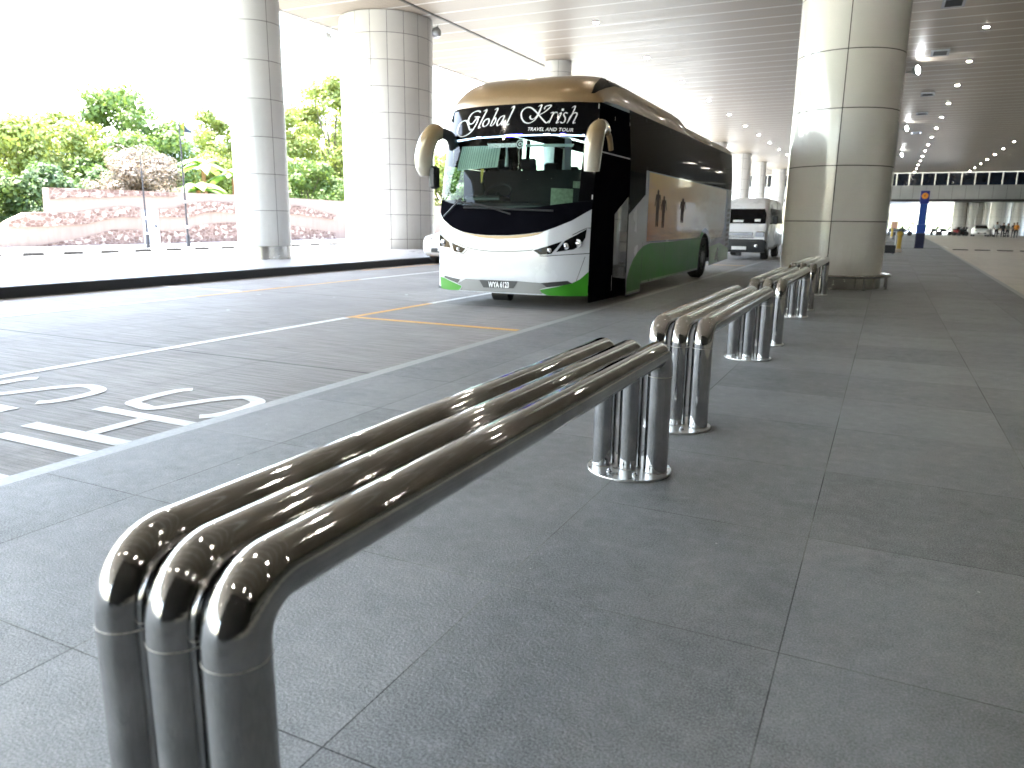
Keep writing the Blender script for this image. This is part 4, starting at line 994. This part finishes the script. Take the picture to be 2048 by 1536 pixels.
def person(x, y, h, label, top, pose=0.):
    t = thing('person', (x, y, 0), label, 'person', 'people waiting in the distance')
    s = h/1.75
    J = [(0, 0, .95), (0, 0, 1.15), (0, 0, 1.38), (0, 0, 1.5), (0, 0, 1.62), (0, 0, 1.70), (-.19, 0, 1.36), (-.24, .02+pose, 1.1), (-.22, -.12-pose, .86), (.19, 0, 1.36), (.24, .02, 1.1), (.22, -.1, .86), (-.1, 0, .88), (-.12, -.04-pose, .48), (-.12, 0-pose*.5, .08), (-.12, -.14-pose*.5, .04), (.1, 0, .88), (.12, -.02+pose, .48), (.12, .03+pose, .08), (.12, -.11+pose, .04)]
    E_ = [(0, 1), (1, 2), (2, 3), (3, 4), (4, 5), (2, 6), (6, 7), (7, 8), (2, 9), (9, 10), (10, 11), (0, 12), (12, 13), (13, 14), (14, 15), (0, 16), (16, 17), (17, 18), (18, 19)]
    Rd = [.15, .14, .15, .055, .1, .085, .065, .05, .035, .065, .05, .035, .1, .07, .045, .04, .1, .07, .045, .04]
    mb = MB()
    me = bpy.data.meshes.new('p'); me.from_pydata([(a*s, b2*s, c_*s) for a, b2, c_ in J], E_, [])
    o = bpy.data.objects.new('p', me); COL.objects.link(o); md = o.modifiers.new('s', 'SKIN'); sb = o.modifiers.new('d', 'SUBSURF'); sb.levels = 1; sb.render_levels = 1
    for i, sv in enumerate(me.skin_vertices[0].data): sv.radius = (Rd[i]*s, Rd[i]*s*.75 if i < 3 else Rd[i]*s); sv.use_root = (i == 0)
    bpy.context.view_layer.update()
    m2 = bpy.data.meshes.new_from_object(o.evaluated_get(bpy.context.evaluated_depsgraph_get())); bpy.data.objects.remove(o)
    mb.add([(v.co.x+x, v.co.y+y, v.co.z) for v in m2.vertices], [tuple(p_.vertices) for p_ in m2.polygons])
    for i, p_ in enumerate(m2.polygons):
        zc = p_.center.z/s; xc = abs(p_.center.x)/s
        mb.m[i] = 2 if (zc > 1.45 or (xc > .15 and zc < 1.08 and zc > .8)) else (0 if zc > .95 else 1)
    b_ = build('body', mb, [top, trous, skin_m], t, 60)
    build('hair', MB().lathe((x, y+.01, 1.64*s), [(.105*s, 0), (.11*s, .05*s), (.08*s, .11*s), (0, .13*s)], 14), hair_m, t, 60)
    return t
for (px, y, h, lb, tp, ps) in ((1996, 106, 1.8, 'person in a pale blue shirt and dark trousers, right of the white cars', shirt_w, .12), (2009, 108, 1.7, 'person in black standing right behind the one in pale blue', shirt_d, 0.), (2018, 107, 1.65, 'person in grey near the dark blue board', pbr('shirt_grey', (.2, .22, .2), .8), .1), (2030, 104, 1.7, 'person in dark clothes beside the orange vest', shirt_d, .05), (2036, 103, 1.75, 'person in a bright orange vest at the right edge', orange_p, 0.)):
    person(atY(px, 440, y).x, y, h, lb, tp, ps)
# warning sign by the bollards
p = gp(1787, 478); t = thing('warning_sign', (atY(1789, 450, 80).x, 80, 0), 'pale orange square warning sign on a thin post beside the cream pillar', 'sign')
x = atY(1789, 450, 80).x
build('post', MB().tube([(x, 80, 0), (x, 80, 1.4)], .04, 8), black_pole, t)
build('board', MB().box((x-.27, 79.94, 1.0), (x+.27, 79.955, 1.62), 0, .004), pbr('sign_orange', (.8, .45, .32), .5, var=.15, scale=5), t)

# ------------------------------------------------------------------ far link bridge
t = thing('link_bridge', (9, 128, 0), 'grey link bridge with a row of dark windows spanning the far end', 'bridge')
build('parapet', MB().box((-30, 128, 5.05), (24, 150, 7.0)), panel_grey, t)  # unseen depth behind the front stretched back to shade the columns below
mb = MB()
for i in range(33): x = -29+i*1.67; mb.box((x, 127.985, 5.06), (x+.03, 127.998, 6.99))
build('panel_joint', mb, black_plastic, t)
build('soffit_beam', MB().box((-30, 128.1, 4.7), (24, 149.9, 5.048)), dark_wall, t)
for i in range(30):
    x = -28+i*1.67; build('window', MB().box((x+.07, 128.2, 7.002), (x+1.6, 128.25, 8.72)), win_dark, t)
mb = MB()
for i in range(31): x = -28+i*1.67; mb.box((x-.06, 128.05, 7.001), (x+.06, 128.22, 8.79))
mb.box((-30, 128.05, 8.72), (24, 128.19, 8.795)); build('mullion', mb, mullion, t)
gcol = 'columns under the far link bridge'
for i, (px, r, z) in enumerate(((1917, .85, 133), (1931, .62, 134), (1943, .7, 133), (1957, .75, 134), (1971, .45, 133), (1994, .95, 131), (2010, .6, 134), (2036, .9, 131))):
    x = atY(px, 440, z).x
    nm = ['leftmost brightest', 'second from left', 'third from left', 'fourth from left', 'thinnest', 'broadest', 'slim pale one left of the dark blue board', 'rightmost'][i]
    pillar(x, z, r, pillar_w, '%s of the round columns under the far bridge' % nm if i != 6 else 'slim pale round column left of the dark blue board under the far bridge', zt=4.7, group=gcol, n=24)
x = atY(2023, 440, 134.5).x; tag(build('blue_board', MB().box((x-.9, 134.6, .6), (x+.6, 134.8, 4.2), 0, .03), navy_p), 'tall dark blue board between the columns under the far bridge', 'board')
x = atY(1964, 440, 134.5).x; tag(build('dark_board', MB().box((x-.45, 135, .6), (x+.4, 135.2, 3.6), 0, .03), win_dark), 'narrow black board between the thin column and the fourth column', 'board')
tag(build('back_wall', MB().box((16.2, 138, 0), (40, 138.4, 4.7)).box((18, 137.95, 1.0), (22, 137.995, 2.6)), panel_grey), 'grey wall closing the space behind the far columns', 'wall')

# ------------------------------------------------------------------ outer side: wall, poles, trees, houses
WX = -31.
def wp(*q, ox=0, oy=150, sc=4.267): return [tuple(atX(ox+a/sc, oy+b_/sc, WX).yz) for a, b_ in q]
t = thing('garden_wall', (WX, 28, 0), 'long cream garden wall with wavy bands of red rubble stone', 'wall')
top = wp((0, 1300), (80, 1245), (230, 1175), (420, 1170), (405, 960), (1000, 980), (1450, 1000), (2000, 1020))
out = [(10, .0), (top[0][0]-3, top[0][1]-.1)] + top + [(38.6, 2.39), (60, 2.3), (60, -.0)]
mb = MB(); n_ = len(out)
fr = [(WX, a, max(.0, b_)) for a, b_ in out]; bk = [(WX-.35, a, max(.0, b_)) for a, b_ in out]
mb.add(fr+bk, [tuple(range(n_)), tuple(range(2*n_-1, n_-1, -1))] + [(i, (i+1) % n_, n_+(i+1) % n_, n_+i) for i in range(n_)])
build('wall_face', mb, plaster_m, t, 0)
def wfn(off): return lambda y_, z_: (WX+off+.015*sin(y_*9)+.012*sin(z_*17+y_*5), y_, max(.0, z_))
bands = [wp((422, 962), (1000, 982), (1530, 1012), (1480, 1037), (1100, 1030), (860, 1045), (620, 1040), (430, 1060)),
 wp((80, 1247), (230, 1180), (420, 1177), (600, 1180), (800, 1150), (1000, 1125), (1190, 1130), (1190, 1215), (1000, 1210), (860, 1240), (740, 1270), (400, 1290), (80, 1300)),
 wp((1360, 1145), (1480, 1140), (1560, 1105), (1740, 1080), (1990, 1090), (2300, 1110), (2560, 1120), (2720, 1165), (2860, 1195), (2860, 1235), (2700, 1210), (2500, 1185), (2200, 1180), (1990, 1180), (1860, 1165), (1740, 1175), (1600, 1215), (1360, 1210)),
 wp((160, 1475), (420, 1440), (740, 1380), (960, 1320), (1200, 1320), (1210, 1440), (700, 1462)),
 wp((1370, 1330), (1600, 1335), (1650, 1290), (1850, 1265), (2000, 1260), (2400, 1270), (2560, 1300), (2860, 1345), (2860, 1410), (2500, 1420), (2010, 1432), (1380, 1440))]
for i, b_ in enumerate(bands):
    mb = MB(); patch2(b_, .3, wfn(.05), mb); vs = [wfn(.05)(*p_) for p_ in b_]; vb = [(WX+.001, p_[0], max(.0, p_[1])) for p_ in b_]; k_ = len(b_)
    mb.add(vs+vb, [(j, (j+1) % k_, k_+(j+1) % k_, k_+j) for j in range(k_)]); build('stone_band', mb, rubble_m, t, 0)
d = wp((1190, 1150), (1355, 1145), (1375, 1440), (1215, 1445)); ys = [p_[0] for p_ in d]
dr = build('door', MB().box((WX+.002, min(ys)+.1, .06), (WX+.05, max(ys)-.1, d[0][1]), 0, .01), white_paint, t)
build('door_handle', MB().box((WX+.05, min(ys)+.75, .8), (WX+.1, min(ys)+.8, .95), 0, .005), black_plastic, dr)
def pole(px, py, pxt, pyt, label):
    p = gp(px, py); zt = atX(pxt, pyt, p.x).z; t = thing('flagpole', (p.x, p.y, 0), label, 'pole', 'thin black poles on the far kerb')
    x, y = p.x, p.y
    build('shaft', MB().tube([(x, y, 0), (x, y, zt*.5), (x, y, zt)], [.045, .035, .02], 10), black_pole, t)
    build('foot', MB().lathe((x, y, 0), [(.08, 0), (.08, .55), (.06, .6)], 12), black_pole, t)
    for f_ in (.15, .32): build('clip', MB().lathe((x, y, zt*f_), [(.05, 0), (.065, .03), (.065, .08), (.05, .1)], 12), white_paint, t)
pole(297, 497, 283, 312, 'shorter thin black pole standing in front of the white garden door')
pole(378, 500, 352, 198, 'taller thin black pole right of the white garden door')
# houses behind the trees
def house(x, y, w_, d_, h_, label, nwy=3, nwz=2):
    t = thing('building', (x, y, 0), label, 'building')
    build('wall', MB().box((x-d_, y, 0), (x, y+w_, h_)), facade_m, t)
    build('roof', MB().box((x-d_-.3, y-.3, h_+.002), (x+.3, y+w_+.3, h_+.35), 0, .03), pbr('roof_grey', (.35, .35, .36), .7), t)
    for i in range(nwy):
        for j in range(nwz):
            a = y+w_*(i+.25)/nwy; z_ = 1.2+j*(h_-1.2)/nwz
            wn_ = build('window', MB().box((x+.003, a, z_), (x+.03, a+w_*.5/nwy, z_+1.3), 0, .01), mullion, t)
            build('pane', MB().box((x+.031, a+.1, z_+.1), (x+.036, a+w_*.5/nwy-.1, z_+1.2)), win_dark, wn_)
    return t
house(-60, 33, 14, 10, 6.5, 'white low building glimpsed between the left hand trees', 4, 2)
house(-62, 58, 22, 12, 8.6, 'white building behind the bright trees right of the slender pillar', 5, 3)
hb = house(-58, 49.6, 6.3, 8, 7.6, 'white building with a black and orange sign board on its top', 2, 2)
xx = -57.6; a = atX(358, 243, xx); b_ = atX(407, 280, xx)
brd = build('sign_board', MB().box((xx-.2, a.y, b_.z), (xx, b_.y, a.z), 0, .02), navy_p, hb)
build('sign_stripe', MB().box((xx+.002, a.y+.02, b_.z+.3), (xx+.03, a.y+.45, a.z-.02)), orange_p, brd)
mb = MB(); yy, zz_ = (a.y+b_.y)/2, a.z-.45
mb.add([(xx+.02, yy+.75*cos(A), zz_-.6*sin(A)*1.0+.4) for A in [pi*i/16 for i in range(17)]], [tuple(range(17))]); mb.box((xx+.002, a.y+.5, b_.z), (xx+.02, b_.y-.05, b_.z+.45)); build('sign_emblem', mb, letter_white, brd)

def tree(x, y, h, cw, label, mat, nl=5200, trunk=bark, cb=.35, ls=.22, group=None, name='tree', tall=1.0):
    t = thing(name, (x, y, 0), label, 'tree', group); rnd = random.Random(int(x*13+y*7))
    th = h*cb; P = [(x, y, -.1)]
    for i in range(1, 6): P.append((x+rnd.uniform(-.15, .15)*i*.4, y+rnd.uniform(-.15, .15)*i*.4, h*.75*i/5))
    r_ = max(.1, h*.022); tm = MB().tube(P, [r_*1.3, r_, r_*.85, r_*.6, r_*.4, r_*.2], 8)
    cl = []
    nc = 26 if cw < 6 else 54
    for i in range(nc):
        a = rnd.uniform(0, 2*pi); q = rnd.random()**.5; zz = (i+.5)/nc
        rad = cw*.42*q*math.sqrt(max(.05, 1-(zz*1.05-.3)**2*1.6))*1.05
        c_ = Vector((x+rad*cos(a), y+rad*sin(a), th+(h-th)*zz*.93)); cl.append((c_, rnd.uniform(.15, .25)*cw*(1.0-.3*zz)*(1. if cw < 6 else .85)))
        if i % 3 == 0:
            st_ = Vector(P[2+(i % 3)]) if zz > .3 else Vector(P[2]); tm.tube([st_, st_.lerp(c_, .5)+Vector((0, 0, .15)), c_], [r_*.45, r_*.28, r_*.1], 6)
    build('trunk', tm, trunk, t)
    vs = []; fs = []
    for i in range(nl):
        c_, cr = cl[rnd.randrange(nc)]
        d = Vector((rnd.gauss(0, 1), rnd.gauss(0, 1), rnd.gauss(0, 1))).normalized(); p_ = c_+d*cr*(rnd.random()**.35)*Vector((1, 1, .75*tall)).length/1.6
        p_ = c_+Vector((d.x, d.y, d.z*.72))*cr*(.35+.65*rnd.random()**.5)
        nn = (d+Vector((rnd.uniform(-.9, .9), rnd.uniform(-.9, .9), rnd.uniform(0, 1)))).normalized(); tt = nn.orthogonal().normalized(); tt.rotate(Matrix.Rotation(rnd.uniform(0, 6.3), 3, nn)); bb = nn.cross(tt)
        l_ = ls*rnd.uniform(.6, 1.3); o_ = len(vs)
        vs += [p_-tt*l_*.5, p_+bb*l_*.3, p_+tt*l_*.5, p_-bb*l_*.3]; fs.append((o_, o_+1, o_+2, o_+3))
    build('crown', MB().add(vs, fs), mat, t, 0)
    return t
TL = [(-45, 29.8, 7.4, 7.5, 'yellow green tree filling the gap left of the tallest tree', leaf_y), (-37, 17.5, 5.2, 5.5, 'yellow green tree at the far left behind the low wall', leaf_y), (-43, 25.5, 6.6, 7.5, 'yellow green tree rising left of the tallest tree', leaf_y),
 (-38, 20.5, 4.2, 4.6, 'bushy mid green tree at the left end of the high wall', leaf_g), (-36, 23.2, 3.7, 4.2, 'dark green tree just behind the left corner of the high wall', leaf_d),
 (-45, 34.6, 9.6, 8.2, 'tallest dome shaped green tree in the middle of the group', leaf_g), (-41, 31.0, 6.2, 6.0, 'green tree in front of the tallest one, left of the pinkish tree', leaf_g), (-38, 28.6, 4.6, 3.6, 'dark green tree left of the pinkish tree', leaf_d),
 (-36, 28.4, 4.7, 6.2, 'pinkish brown tree in front of the green ones', leaf_p), (-47, 44.2, 9.6, 5.6, 'bright yellow green tree left of the slender pillar', leaf_y), (-42, 38.5, 5.5, 4.5, 'yellow green tree behind the palms', leaf_y),
 (-44, 47.5, 9.8, 9.0, 'bright tree between the slender pillar and the stone tiled pillar', leaf_y), (-42, 52.0, 13.0, 9.5, 'highest bright tree against the stone tiled pillar', leaf_y), (-38, 43.5, 5.5, 6, 'lower green tree right of the slender pillar', leaf_g), (-46, 60, 12, 9, 'pale green tree glimpsed between the stone tiled pillar and the coach', leaf_y), (-40, 66, 8, 8, 'yellow green tree seen behind the left mirror of the coach', leaf_y)]
for x, y, h, cw, lb, mt in TL: tree(x, y, h, cw, lb, mt, nl=int(1500*cw)*(2 if mt is leaf_p else 1), ls=(.17+.016*cw)*(.6 if mt is leaf_p else 1), cb=.16)
tree(-33.5, 16.6, 3.0, 2.4, 'small bright tree with pale trunk in front of the far left trees', leaf_g, 1500, bark_w, .6, .14)
tree(-33.5, 17.9, 2.7, 2.2, 'small pale trunked tree beside the low end of the wall', leaf_g, 1300, bark_w, .6, .14)
leaf_f = leaf_mat('leaf_far_hazed', (.3, .34, .2), (.42, .45, .3))  # haze of the distance put into the leaf colour as paleness
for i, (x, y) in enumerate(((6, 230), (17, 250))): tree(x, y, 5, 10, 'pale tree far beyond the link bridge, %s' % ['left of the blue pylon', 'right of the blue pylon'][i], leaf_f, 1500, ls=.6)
def palm(x, y, h, label, n_=11, fl=1.7):
    t = thing('palm', (x, y, 0), label, 'palm', 'palms behind the high wall'); rnd = random.Random(int(y*31))
    build('trunk', MB().tube([(x, y, 0), (x+.05, y, h*.5), (x, y, h)], [.16, .13, .11], 10), pbr('palm_trunk_%d' % int(y), (.38, .2, .1), .8, var=.3, scale=8), t)
    for i in range(n_):
        a = 2*pi*i/n_+rnd.uniform(-.2, .2); el = rnd.uniform(.3, 1.15); L_ = fl*rnd.uniform(.8, 1.15); vs = []; fs = []; S = 9
        for k_ in range(S):
            q = k_/(S-1); hx = L_*q*cos(el*(1-q*.3)); hz = L_*(q*sin(el)-.75*q*q)
            c_ = Vector((x+hx*cos(a), y+hx*sin(a), h+hz)); wv = .30*sin(pi*min(1, q*.9+.08))*fl/1.7; sd_ = Vector((-sin(a), cos(a), 0))
            vs += [c_-sd_*wv+Vector((0, 0, -.35*wv)), c_, c_+sd_*wv+Vector((0, 0, -.35*wv))]
        for k_ in range(S-1): fs += [(3*k_, 3*k_+1, 3*k_+4, 3*k_+3), (3*k_+1, 3*k_+2, 3*k_+5, 3*k_+4)]
        build('frond', MB().add(vs, fs), leaf_b, t, 60)
palm(-33.2, 29.6, 2.7, 'broad leaved palm just behind the wall, left of the taller black pole', 12, 1.9)
palm(-33.5, 32.4, 3.5, 'palm with an orange brown trunk near the slender pillar', 11, 2.0)
palm(-34.5, 31.2, 4.1, 'tallest of the palms, behind the taller black pole', 10, 1.8)
palm(-33.5, 33.8, 3.2, 'palm half hidden by the left edge of the slender pillar', 10, 1.8)

# ------------------------------------------------------------------ render settings
scn.view_settings.view_transform = 'Standard'; scn.view_settings.look = 'None'; scn.view_settings.gamma = 1
scn.view_settings.exposure = 4.15
scn.cycles.use_denoising = True
scn.cycles.max_bounces = 8; scn.cycles.diffuse_bounces = 4; scn.cycles.glossy_bounces = 5; scn.cycles.transparent_max_bounces = 16
scn.cycles.sample_clamp_indirect = 8
